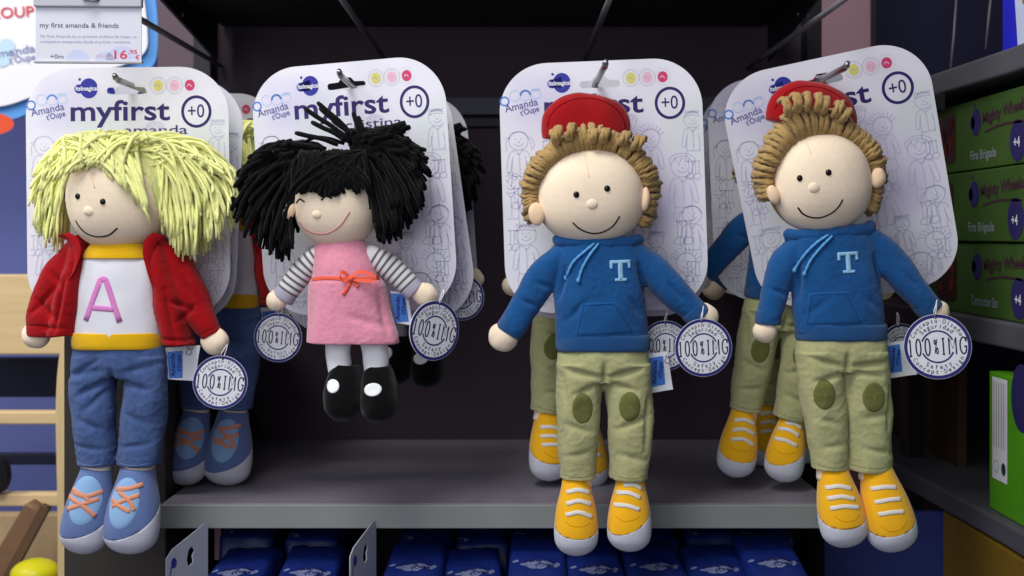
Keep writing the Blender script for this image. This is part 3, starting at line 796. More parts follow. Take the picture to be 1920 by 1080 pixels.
# ============================================================ BLONDE DOLL
def blonde():
    fr = Frame('rag_doll', 220, 1028, 1.0, 'blonde yarn-haired rag doll in an open red jacket and jeans, front left', 'rag doll', 'rag dolls on the hooks')
    H = (222, 360, 0, 97, 108, 72)
    hd, bv = head_of(fr, *H, rot=-6)
    face(fr, hd, bv, [(169, 370), (218, 380)], (192, 396), [(160, 414), (167, 426), (180, 438), (200, 444), (222, 441), (240, 428)], er=5.2, nr=10)
    part(fr, 'forehead_seam', stroke_on(bv, [(192, 305), (195, 328), (203, 356)], 2.5, 0.2), SEAMS, hd)
    # hair
    rnd = random.Random(11); g = G()
    yarn_bunch(g, rnd, 420, (200, 285), (42, 26), [(180, 266), (130, 285), (92, 308), (68, 340), (62, 380), (66, 415), (80, 438), (94, 456), (118, 474), (140, 466), (150, 440), (128, 420)], 34, 2.9, H, (-30, 40), (-35, 45), wob=12, zone=(222, 402, 102, 96), hang=True)
    yarn_bunch(g, rnd, 600, (262, 290), (52, 28), [(300, 268), (350, 278), (400, 300), (438, 330), (448, 370), (440, 412), (424, 440), (400, 452), (380, 474), (354, 496), (340, 478), (326, 440), (316, 420)], 34, 2.9, H, (-45, 40), (-45, 45), wob=13, zone=(210, 402, 96, 96), hang=True)
    yarn_bunch(g, rnd, 110, (212, 276), (75, 20), [(130, 342), (150, 330), (175, 324), (200, 316), (222, 322), (246, 338), (262, 360), (300, 390), (304, 425)], 16, 3.4, H, (-68, -48), (-80, -66), (0.7, 1.04), wob=5, seg=9, bulge=8)
    yarn_bunch(g, rnd, 60, (228, 272), (60, 14), [(150, 268), (190, 250), (230, 243), (275, 250), (300, 268)], 8, 3.4, H, (-50, 20), (-60, 10), (0.5, 1.0), wob=12, seg=8, bulge=10)
    cap = ellipsoid(H[0], H[1]-4, 8, 99, 108, 74, nu=36, nv=24); cap = cut(cap, (222, 318, 0), (0, -1, 0.7))[0]
    g.add(cap.v, cap.f)
    part(fr, 'hair', g, BLOND, hd)
    # neck and shirt
    sh = loft([(222, 458, 0, 48, 30), (222, 474, 0, 58, 36), (224, 500, 0, 74, 42), (223, 560, 0, 80, 47), (221, 615, 0, 83, 48), (221, 640, 0, 84, 47)], flat=True, n=6, M=44)
    so, sb = part(fr, 'shirt', sh, WHITET, amp=2, freq=0.02)
    g = loft([(222, 456, 0, 50, 33), (222, 466, 0, 57, 39), (222, 477, -1, 63, 42), (222, 484, -1, 66, 43)], flat=True, n=4, M=44)
    part(fr, 'neck_band', g, YELB, so)
    g = loft([(221, 622, 0, 84.5, 50), (221, 632, 0, 86, 51), (221, 645, 0, 85.5, 51), (221, 652, 0, 84, 49)], flat=True, n=4, M=44)
    part(fr, 'hem_band', g, YELB, so, amp=1, freq=0.03)
    g = stroke_on(sb, [(176, 598), (203, 524), (209, 521), (214, 524), (240, 600)], 12, 1.6, sub=7, straight=True); stroke_on(sb, [(190, 574), (230, 577)], 11, 1.5, g, sub=8, straight=True)
    part(fr, 'letter_motif', g, PINKA, so)
    # jacket: two front panels + sleeves
    fl = [(78, 560, 118, 600, 6, 6), (70, 585, 112, 540, 5, 5), (140, 520, 118, 620, 6, 5), (330, 560, 372, 585, 5, 5), (322, 540, 345, 640, 7, 6), (348, 520, 368, 560, 4, 5), (60, 612, 138, 612, 3.5, 4), (312, 632, 360, 636, 3, 4), (100, 505, 132, 540, 4, 5), (345, 600, 372, 570, 4, 5)]
    gl = gput(loft([(150, 452, 4, 14, 34), (146, 500, 2, 20, 46), (134, 560, 0, 26, 50), (126, 615, 0, 28, 48), (124, 628, 0, 28, 46)], flat=True, n=6),
             loft([(150, 458, 6, 18, 26), (120, 500, 6, 29, 30), (98, 550, 4, 36, 30), (86, 598, 0, 34, 30), (84, 626, 0, 32, 28)], n=6, caps=('round', 'flat')))
    gr = gput(loft([(296, 452, 4, 14, 34), (304, 500, 2, 20, 46), (318, 560, 0, 28, 50), (330, 620, 0, 26, 48), (336, 646, 0, 28, 46)], flat=True, n=6),
             loft([(300, 460, 6, 18, 26), (334, 500, 6, 28, 30), (356, 555, 4, 31, 30), (380, 600, 0, 24, 26), (392, 622, 0, 20, 24)], n=6, caps=('round', 'flat')))
    jl = part(fr, 'jacket_side', gl, RED, remesh=2.2, amp=2.0, freq=0.024, ridge=0.4, seed=4, folds=fl)[0]
    jr = part(fr, 'jacket_side', gr, RED, remesh=2.2, amp=2.0, freq=0.024, ridge=0.4, seed=4, folds=fl)[0]
    for pts, ds in (([(142, 436, -34), (158, 446, -38), (168, 470, -44), (160, 500, -47), (150, 520, -50)], 1), ([(296, 436, -32), (284, 450, -40), (282, 474, -46), (290, 506, -48), (298, 530, -50)], -1)):
        g = G(); v = []; f = []; sp = spline(pts, 5); n = len(sp)
        for i, p in enumerate(sp):
            t = i/(n-1); wd = 24*(1-0.75*t)
            for j in range(5):
                u = j/4; v.append((p[0]-ds*wd*u, p[1]+6*u, p[2]-5*sin(pi*u)*(1-t)+6*u))
        for i in range(n-1):
            for j in range(4): f.append((i*5+j, i*5+j+1, i*5+j+6, i*5+j+5))
        v2 = [(a, b, c+3) for a, b, c in v]; g.add(v, f); g.add(v2, f)
        part(fr, 'collar', g, RED, jl if ds > 0 else jr)
    cuff(fr, 'cuff', 84, 620, 92, 33, 29, 20, RED, jl); cuff(fr, 'cuff', 393, 620, 60, 20, 23, 18, RED, jr)
    part(fr, 'hand', ellipsoid(69, 628, -2, 27, 25, 20, 15), SKIN, amp=1.2, freq=0.05)
    part(fr, 'hand', ellipsoid(404, 640, -2, 26, 26, 20, -10), SKIN, amp=1.2, freq=0.05)
    # jeans
    g = gput(loft([(222, 640, 0, 80, 42), (222, 660, 0, 86, 46), (222, 690, 0, 88, 44), (222, 708, 0, 84, 38)], flat=True, n=6),
             loft([(178, 668, 0, 42, 42), (174, 720, 0, 42, 40), (176, 790, 0, 39, 38), (180, 850, 0, 36, 36), (181, 871, 0, 35, 35)], flat=True, n=6),
             loft([(268, 668, 0, 42, 42), (275, 720, 0, 40, 40), (268, 790, 0, 41, 38), (262, 850, 0, 41, 36), (260, 870, 0, 40, 35)], flat=True, n=6))
    jo, jb = part(fr, 'jeans', g, DENIM, remesh=2.2, amp=2.1, freq=0.024, ridge=0.8, seed=2,
         folds=[(222, 690, 222, 720, 7, 5), (212, 712, 160, 735, 6, 6), (215, 725, 170, 765, 4, 6), (232, 712, 290, 728, 6, 6), (140, 700, 205, 690, 4, 7), (240, 695, 305, 680, 4, 7), (150, 700, 195, 672, 4, 5), (160, 780, 200, 800, 3, 6), (245, 770, 290, 790, 3, 6), (150, 830, 205, 838, 3, 5), (232, 834, 290, 826, 3, 5)])
    g = stroke_on(jb, [(149, 862), (180, 866), (212, 862)], 1.6, 0.6); part(fr, 'hem_stitching', g, STITCHD, jo)
    g = stroke_on(jb, [(224, 862), (260, 866), (297, 862)], 1.6, 0.6); part(fr, 'hem_stitching', g, STITCHD, jo)
    for (x, y) in ((181, 878), (262, 878)):
        part(fr, 'ankle', loft([(x, y-20, 0, 27, 25), (x, y+18, -2, 28, 26)], flat=True), SKIN)
    shoe(fr, 183, 876, 160, 1032, 45, (125, 992, 212, 972), SHOEB, SOLE,
         [(9, (150, 914), (178, 920), (204, 914)), (9, (140, 922), (172, 936), (196, 956)), (9, (142, 944), (172, 934), (200, 926)), (9, (146, 910), (170, 918), (186, 930))], LACEO, (174, 928, 32, 46, 8), TONGB, toe=1)
    shoe(fr, 260, 876, 250, 1032, 51, (208, 998, 312, 962), SHOEB, SOLE,
         [(9, (230, 908), (255, 906), (280, 900)), (9, (226, 938), (250, 926), (276, 918)), (9, (238, 912), (258, 926), (270, 944)), (9, (224, 926), (240, 936), (262, 946))], LACEO, (248, 932, 30, 48, 10), TONGB)
    care_label(fr, [(308, 652), (374, 648), (362, 716), (312, 712)], [(313, 660), (341, 658), (339, 710), (315, 710)], '', ce=(356, 668), d=8)
    return fr.root
D1 = blonde()

# ============================================================ BLACK-HAIRED DOLL
def brunette():
    fr = Frame('rag_doll', 672, 786, 1.0, 'black-haired rag doll with closed eyes in a pink dress and striped sleeves, front', 'rag doll', 'rag dolls on the hooks')
    H = (630, 376, 0, 79, 88, 62)
    hd, bv = head_of(fr, *H, rot=-4)
    face(fr, hd, bv, None, (605, 402), [(567, 416), (576, 428), (594, 437), (620, 438), (645, 424), (664, 398)], PNKT, nr=9)
    for e in ([(562, 382), (570, 375), (580, 380)], [(612, 377), (621, 370), (632, 374)]):
        part(fr, 'eye', stroke_on(bv, e, 3.4, 1.3), BLK, hd)
    part(fr, 'ear', ellipsoid(545, 395, -30, 14, 19, 9, 12), EAR, hd); part(fr, 'ear', ellipsoid(701, 376, -26, 10, 15, 9, -10), EAR, hd)
    rnd = random.Random(5); g = G()
    yarn_bunch(g, rnd, 250, (578, 296), (34, 18), [(560, 268), (510, 278), (470, 300), (446, 330), (440, 370), (448, 410), (470, 445), (500, 475), (530, 488), (552, 478), (560, 440)], 22, 4.6, H, (-45, 30), (-50, 42), wob=9, zone=(632, 412, 80, 50))
    yarn_bunch(g, rnd, 330, (688, 276), (30, 24), [(640, 262), (690, 246), (742, 250), (790, 282), (803, 320), (800, 365), (786, 398), (768, 428), (740, 448), (712, 456), (703, 430)], 18, 4.6, H, (-45, 30), (-50, 42), wob=10, zone=(626, 412, 78, 50))
    yarn_bunch(g, rnd, 130, (632, 300), (62, 14), [(548, 368), (570, 364), (600, 360), (612, 368), (640, 368), (680, 366), (708, 360)], 12, 4.6, H, (-60, -46), (-66, -58), (0.72, 1.05), wob=4, seg=9, bulge=12)
    yarn_bunch(g, rnd, 26, (690, 262), (14, 12), [(742, 228), (762, 232), (772, 240), (768, 250), (800, 284)], 0, 4.6, H, (-50, -20), (-50, -10), (0.75, 1.0), wob=4)
    for tip, r0 in (((577, 207), (655, 262)), ((601, 196), (662, 252)), ((605, 206), (668, 262)), ((667, 214), (682, 262)), ((628, 228), (668, 262)), ((763, 232), (700, 262)), ((772, 240), (704, 266)), ((802, 284), (720, 272)), ((760, 250), (705, 262)), ((806, 300), (730, 285)), ((560, 252), (640, 275)), ((590, 232), (655, 268)), ((628, 240), (660, 268)), ((676, 222), (690, 262))):
        tube(spline([(r0[0], r0[1], -40), ((r0[0]*2+tip[0])/3, (r0[1]*2+tip[1])/3-3, -44), ((r0[0]+tip[0]*2)/3, (r0[1]+tip[1]*2)/3-1, -40), (tip[0], tip[1], -34)], 4), 4.6, 7, g=g)
    for a in (((480, 292), (510, 273), (545, 276), (560, 288)), ((500, 300), (520, 280), (555, 278), (575, 292)), ((560, 285), (590, 262), (620, 262), (650, 272)), ((545, 290), (570, 270), (590, 274))):
        tube(spline([(p[0], p[1], -30) for p in a], 5), 3.6, 6, g=g)
    cap = ellipsoid(H[0], H[1]-4, 8, 82, 92, 66, nu=36, nv=24); cap = cut(cap, (630, 350, 0), (0, -1, 0.6))[0]
    g.add(cap.v, cap.f)
    part(fr, 'hair', g, BLACKY, hd)
    # striped sleeves + hands
    for secs, c_, hn in (([(600, 478, 4, 19, 22), (574, 500, 2, 22, 22), (552, 528, 0, 22, 20), (538, 548, 0, 21, 19)], (534, 553, 126, 21.5, 19.5, 18), (520, 562, -2, 20, 22, 16, 30)),
                         ([(696, 478, 4, 19, 22), (724, 496, 2, 23, 22), (752, 520, 0, 22, 20), (768, 536, 0, 21, 19)], (773, 541, 43, 21.5, 19.5, 18), (796, 551, -2, 27, 21, 17, 22))):
        so, _ = part(fr, 'sleeve', loft(secs, caps=('round', 'flat'), n=7, stripes=11.5), STRIPE, attr=True)
        cuff(fr, 'cuff', *c_, GREYC, so)
        part(fr, 'hand', ellipsoid(*hn), SKIN, amp=1, freq=0.05)
    # dress
    bod = loft([(640, 452, 0, 44, 30), (640, 470, 0, 52, 36), (645, 495, 0, 58, 42), (648, 518, 0, 62, 43), (650, 530, 0, 68, 44)], flat=True, n=6, M=44)
    do, db = part(fr, 'dress', gput(bod, loft([(650, 518, 0, 63, 42), (652, 534, 0, 72, 46), (655, 580, 0, 78, 48), (660, 625, 0, 86, 50), (661, 642, 0, 87, 49)], flat=True, n=6, M=44)), PINKD, remesh=2.0, amp=1.4, freq=0.02, seed=8,
        folds=[(590, 540, 585, 640, 3, 8), (715, 545, 732, 630, 4, 7), (660, 590, 730, 610, 2.5, 8), (618, 450, 612, 500, 2, 5)])
    g = stroke_on(db, [(587, 523), (615, 520), (650, 521), (690, 521), (713, 520)], 8, 1.2, sub=6); bo, _ = part(fr, 'ribbon', g, RIBO)
    z = hit(db, 664, 520)
    for lp in ([(664, 520), (652, 509), (645, 512), (650, 524), (664, 521)], [(664, 520), (680, 508), (702, 512), (712, 522), (690, 524), (664, 521)]):
        g = G(); sp = spline([(p[0], p[1], z-4-8*sin(pi*i/(len(lp)-1))) for i, p in enumerate(lp)], 6); v = []; f = []
        for p in sp: v += [(p[0], p[1]-3.5, p[2]), (p[0], p[1]+3.5, p[2]-2)]
        for i in range(len(sp)-1): f.append((2*i, 2*i+1, 2*i+3, 2*i+2))
        g.add(v, f); part(fr, 'bow_loop', g, RIBO, bo)
    g = stroke_on(db, [(664, 524), (658, 538), (650, 550)], 8, 3); stroke_on(db, [(665, 523), (672, 530), (678, 536)], 7, 3, g); part(fr, 'bow_tail', g, RIBO, bo)
    part(fr, 'bow_knot', ellipsoid(664, 521, z-6, 6, 5.5, 5, nu=16, nv=10), RIBO, bo)
    for secs in ([(634, 630, 0, 25, 24), (634, 665, 0, 23, 22), (640, 705, 0, 22, 22)], [(700, 628, 0, 26, 24), (704, 665, 0, 24, 22), (706, 705, 0, 22, 22)]):
        part(fr, 'leg', loft(secs, n=6), WHITEL, amp=1, freq=0.05)
    for (ax, ay, tx, ty, w, ox, oy, orx, ory) in ((650, 690, 642, 786, 37, 630, 719, 13, 13), (710, 692, 713, 790, 36, 704, 725, 17.5, 12.5)):
        g = loft([(ax, ay-6, 2, w*0.62, 26), (ax+(tx-ax)*.15, ay+10, -4, w*0.84, 32), (ax+(tx-ax)*.5, ay+(ty-ay)*.5, -12, w, 36), (ax+(tx-ax)*.8, ay+(ty-ay)*.8, -16, w*0.86, 32), (ax+(tx-ax)*.95, ay+(ty-ay)*.95, -16, w*0.5, 20), (tx, ty, -16, w*0.12, 6)], n=6, M=40)
        o, b = part(fr, 'shoe', g, VELB, amp=1.2, freq=0.06)
        part(fr, 'sock_opening', disk_on(b, ox, oy, orx, ory, -8, 1.6), WHITEL, o)
    care_label(fr, [(731, 546), (764, 550), (772, 612), (742, 606)], [(732, 550), (758, 552), (765, 604), (740, 605)], '', d=12)
    return fr.root
D2 = brunette()

# ============================================================ CAPPED DOLLS
def capped(q, base, D, label):
    fr = Frame('rag_doll', base[0], base[1], D, label, 'rag doll', 'rag dolls on the hooks')
    hx, hy, rx, ry, rot = q['head']; H = (hx, hy, 0, rx, ry, 68)
    hd, bv = head_of(fr, hx, hy, 0, rx, ry, 68, rot, 2.3)
    face(fr, hd, bv, q['eyes'], q['nose'], q['mouth'], er=5.6, nr=10.5)
    for e in q['ears']: part(fr, 'ear', ellipsoid(*e), EAR, hd, amp=0.8, freq=0.06)
    part(fr, 'forehead_seam', stroke_on(bv, q['seam'], 2.2, 0.15), SEAMS, hd)
    # cap
    cx_, cy_, crx, cry, cr = q['cap']
    g = ellipsoid(cx_, cy_, 12, crx, cry, 30, cr, 2.2, 48, 30)
    ca, sa = cos(radians(cr)), sin(radians(cr))
    g = cut(g, (cx_+0*sa, cy_+cry*0.32, 12), (sa, -ca, 0))[0]
    co, cb = part(fr, 'cap', g, REDC, amp=1.5, freq=0.03)
    def rp(x, y): return (cx_+x*ca-y*sa, cy_+x*sa+y*ca)
    part(fr, 'brim_seam', stroke_on(cb, [rp(crx*0.86*cos(a), -cry*0.84*sin(a)) for a in [pi*i/10 for i in range(0, 11)]], 2.2, 0.8, sub=4), REDS, co)
    # yarn loops standing round the face
    rnd = random.Random(q['seed']); g = G()
    nst = 84
    for layer in range(3):
        for i in range(nst):
            a = radians(q['a0']+(q['a1']-q['a0'])*(i+rnd.uniform(-.3, .3))/nst)
            t = (math.degrees(a)-q['a0'])/(q['a1']-q['a0'])
            inner = 0.955+0.04*rnd.random()-(0.0 if layer else 0.03)
            th = q['thick'](math.degrees(a))
            ex, ey = cos(a), -sin(a)
            rr = rot
            x0, y0 = hx+ex*rx*inner*1.0, hy+ey*ry*inner*1.0
            x1, y1 = hx+ex*(rx+th*rnd.uniform(0.86, 1.08)*(1-0.12*layer)), hy+ey*(ry+th*rnd.uniform(0.86, 1.08)*(1-0.12*layer))
            if layer == 0: dd = (-20, -38, -30, -2)
            elif layer == 1: dd = (-6, -20, -14, 8)
            else: dd = (4, -8, -2, 22)
            am = math.degrees(a); sd = max(0, min(1, max((28-am)/20, (am-152)/20)))
            dd = tuple(q_+22*sd for q_ in dd)
            tw = rnd.uniform(-6, 6)
            tw2 = rnd.uniform(-4, 4)
            pts = [(x0, y0, dd[0]), (x0*0.62+x1*0.38+tw*ey, y0*0.62+y1*0.38-tw*ex, dd[1]), (x0*0.2+x1*0.8+tw*ey, y0*0.2+y1*0.8-tw*ex, dd[2]), (x1+rnd.uniform(-4, 4)+tw2*ey, y1+rnd.uniform(-4, 4)-tw2*ex, dd[3]+2)]
            tube(spline(pts, 6), 4.7*rnd.uniform(0.85, 1.12), 12, 3, 0.42, g)
    for (x0, y0, x1, y1) in q['tuft']:
        for j in range(3):
            o_ = rnd.uniform(-6, 6)
            tube(spline([(x0+o_, y0, -44), ((x0+x1)/2+o_, (y0+y1)/2, -56), (x1+o_, y1, -48), (x1+o_*2, y1+4, -34)], 6), 5.0, 12, 3, 0.42, g)
    b = ellipsoid(hx, hy-3, 12, rx+8, ry+8, 66, nu=36, nv=24); b = cut(b, (hx, hy, -2), (0, -0.35, 1))[0]
    g.add(b.v, b.f)
    part(fr, 'hair', g, BROWNY, hd)
    # sweatshirt
    g = gput(loft(q['torso'], flat=True, n=6, M=40), loft(q['armL'], n=6, caps=('round', 'flat')), loft(q['armR'], n=6, caps=('round', 'flat')))
    to, tb = part(fr, 'sweatshirt', g, HOOD, remesh=2.2, amp=1.9, freq=0.022, ridge=0.4, seed=q['seed'], folds=q['tfolds'])
    x, y, w = q['hem']
    part(fr, 'hem_band', loft([(x, y-15, 0, w-1, 44), (x, y-9, 0, w+1, 46), (x, y+9, 0, w+1, 46), (x, y+15, 0, w-1.5, 43)], flat=True, n=4, M=44), HOODB, to, amp=1, freq=0.03)
    for c_ in q['cuffs']: cuff(fr, 'cuff', *c_[:6], HOODB, to, c_[6])
    nx_, ny_, nw, nr_ = q['neck']
    # hood lying round the neck
    pts = []
    for i in range(17):
        a = pi*i/16
        pts.append((nx_-nw*cos(a), ny_+8*sin(a)-(nx_-nw*cos(a)-nx_)*math.tan(radians(nr_)), -32*sin(a)+6))
    ho, hb = part(fr, 'hood', gput(tube(pts, 12, 16), tube([(p[0]*0.97+nx_*0.03, p[1]+9, p[2]+4) for p in pts], 11, 16)), HOOD, to, remesh=1.8, amp=1.5, freq=0.05)
    for ln in q['cords']:
        z0 = hit(tb, ln[0][0], ln[0][1])
        g = tube([(p[0], p[1], min(hit(tb, p[0], p[1], z0), hit(hb, p[0], p[1], 999))-3.2) for p in spline(ln, 6)], 2.6, 8, 2, 0.5)
        e = ln[-1]; z = hit(tb, e[0], e[1])
        g.add(*(lambda k: (k.v, k.f))(ellipsoid(e[0], e[1], z-4, 4, 5, 4, nu=12, nv=8)))
        part(fr, 'drawstring', g, CORD, to)
    tx, ty, tr = q['T']
    ct, st = cos(radians(tr)), sin(radians(tr))
    def tp(a, b): return (tx+a*ct-b*st, ty+a*st+b*ct)
    g = stroke_on(tb, [tp(-19, -16), tp(19, -16)], 7, 1.8, sub=8, straight=True)
    stroke_on(tb, [tp(0, -17), tp(0, 17)], 10, 1.8, g, sub=8, straight=True); stroke_on(tb, [tp(-11, 17), tp(11, 17)], 6, 1.8, g, sub=8, straight=True)
    stroke_on(tb, [tp(-17, -18), tp(-17, -4)], 6, 1.8, g, sub=8, straight=True); stroke_on(tb, [tp(17, -18), tp(17, -4)], 6, 1.8, g, sub=8, straight=True)
    part(fr, 'letter_patch', g, EMB, to)
    pk = q['pocket']
    po, pb = part(fr, 'pocket', quad_on(tb, pk, 2.4, n=16), HOOD, to)
    i_ = lambda a, b: (a[0]*0.93+b[0]*0.07, a[1]*0.93+b[1]*0.07)
    part(fr, 'pocket_stitching', stroke_on(pb, [i_(pk[3], pk[1]), i_(pk[0], pk[2]), i_(pk[1], pk[3]), i_(pk[2], pk[0])], 1.6, 0.7, sub=10, straight=True), STITCHB, po)
    for h_ in q['hands']: part(fr, 'hand', ellipsoid(*h_), SKIN, amp=1.2, freq=0.05)
    # trousers
    wx, wy, ww = q['waist']
    g = gput(loft([(wx, wy-14, 0, ww-4, 40), (wx, wy+5, 0, ww, 43), (wx, wy+30, 0, ww, 43), (wx, wy+50, 0, ww-4, 38)], flat=True, n=6),
             loft(q['legL'], flat=True, n=6), loft(q['legR'], flat=True, n=6))
    lo, lb = part(fr, 'trousers', g, KHAKI, remesh=2.2, amp=2.4, freq=0.022, ridge=0.8, seed=q['seed']+3, folds=q['lfolds'])
    for p_ in q['patches']: part(fr, 'knee_patch', disk_on(lb, *p_, h=1.6), PATCH, lo)
    for hm in q['hems']: part(fr, 'hem_stitching', stroke_on(lb, hm, 1.8, 0.6), STITCH, lo)
    for a in q['ankles']: part(fr, 'ankle', loft([(a[0], a[1]-22, 0, 26, 24), (a[0], a[1]+14, -2, 26, 24)], flat=True), SKIN)
    for s_ in q['shoes']: shoe(fr, *s_[:5], s_[5], SHOEY, SOLE, s_[6], LACEW, seam=s_[7])
    if q.get('label'): care_label(fr, *q['label'])
    return fr.root

def thick3(a):
    if a < 0: return 26
    if a > 180: return 30
    return 29+10*sin(radians(a))**2+4*sin(radians(a*5))
Q3 = dict(head=(1108, 368, 99, 90, -4), seed=21, eyes=[(1077, 367), (1133, 356)], nose=(1106, 384),
    mouth=[(1071, 418), (1082, 428), (1096, 435), (1112, 438), (1130, 434), (1146, 423), (1157, 406)],
    ears=[(1006, 402, -26, 15, 21, 9, -8), (1207, 374, -26, 9, 23, 10, 4)], seam=[(1094, 290), (1096, 310), (1100, 335)],
    cap=(1099, 240, 85, 66, 2), a0=-28, a1=206, thick=thick3,
    tuft=[(1048, 268, 1050, 244), (1060, 266, 1066, 240), (1038, 274, 1032, 252), (1110, 270, 1112, 250), (1126, 270, 1132, 249), (1160, 274, 1170, 254), (1186, 284, 1196, 262)],
    torso=[(1121, 448, 0, 60, 30), (1122, 468, 0, 78, 38), (1123, 510, 0, 85, 43), (1126, 580, 0, 87, 45), (1130, 645, 0, 87, 44)],
    armL=[(1052, 478, 4, 22, 26), (1020, 515, 3, 30, 28), (990, 565, 0, 29, 27), (966, 604, -2, 26, 24), (956, 620, -2, 24, 22)],
    armR=[(1194, 476, 4, 22, 26), (1228, 510, 3, 31, 28), (1264, 548, 0, 28, 27), (1296, 578, -2, 25, 24), (1308, 590, -2, 23, 22)],
    tfolds=[(1058, 500, 1046, 560, 6, 5), (1196, 496, 1212, 552, 6, 5), (975, 560, 1010, 575, 4, 5), (1252, 530, 1275, 560, 4, 5), (1060, 600, 1100, 560, 3, 6), (1200, 590, 1180, 560, 3, 6), (1006, 528, 1034, 540, 3.5, 5)],
    hem=(1130, 642, 87), cuffs=[(958, 614, 122, 26, 24, 24, -2), (1304, 587, 44, 25, 24, 24, -2)], neck=(1121, 448, 76, 0),
    cords=[[(1112, 456), (1095, 470), (1072, 492), (1060, 520)], [(1120, 456), (1104, 476), (1090, 500), (1082, 524)]],
    T=(1160, 506, -2), pocket=[(1084, 566), (1152, 562), (1188, 622), (1074, 628)],
    hands=[(944, 632, -3, 28, 27, 21, 30), (1322, 594, 0, 24, 26, 20, -30)],
    waist=(1131, 668, 86),
    legL=[(1088, 680, 0, 45, 42), (1086, 740, 0, 43, 41), (1084, 810, 0, 38, 38), (1083, 865, 0, 36, 36), (1083, 896, 0, 35, 36)],
    legR=[(1176, 680, 0, 45, 42), (1179, 740, 0, 44, 41), (1182, 790, 0, 43, 38), (1181, 850, 0, 38, 36), (1179, 896, 0, 36, 36)],
    lfolds=[(1131, 680, 1131, 715, 7, 5), (1124, 704, 1060, 690, 7, 6), (1126, 716, 1075, 735, 4, 6), (1138, 704, 1200, 688, 7, 6), (1138, 716, 1190, 728, 5, 6), (1060, 790, 1105, 805, 3.5, 6), (1155, 800, 1215, 775, 4, 6), (1060, 850, 1105, 842, 3, 6), (1214, 740, 1206, 840, 4, 5), (1052, 700, 1060, 760, 3, 5), (1158, 846, 1205, 858, 3, 6)],
    patches=[(1090, 760, 20.5, 30, 0), (1177, 757, 21, 29.5, 0)],
    hems=[[(1051, 884), (1083, 888), (1116, 884)], [(1146, 886), (1180, 889), (1214, 885)]],
    ankles=[(1083, 900), (1181, 900)],
    shoes=[(1080, 896, 1079, 1036, 41, (1038, 985, 1122, 988), [(8, (1061, 916), (1083, 911), (1105, 918)), (8, (1060, 936), (1083, 930), (1107, 938)), (8, (1059, 955), (1084, 950), (1108, 960))], [(1058, 966), (1070, 974), (1092, 974), (1104, 968)]),
           (1182, 893, 1176, 1028, 41, (1136, 990, 1220, 958), [(8, (1166, 903), (1186, 902), (1200, 910)), (8, (1153, 918), (1175, 916), (1197, 925)), (8, (1148, 939), (1170, 938), (1195, 945))], [(1150, 958), (1164, 965), (1184, 962), (1194, 956)])],
    label=([(1216, 664), (1252, 660), (1264, 732), (1218, 739)], [(1217, 672), (1244, 668), (1249, 722), (1220, 728)], '', 90, (1256, 684), 10))
D3 = capped(Q3, (1128, 1030), 1.0, 'capped rag doll in a blue T sweatshirt, second from the right, standing straight in front')

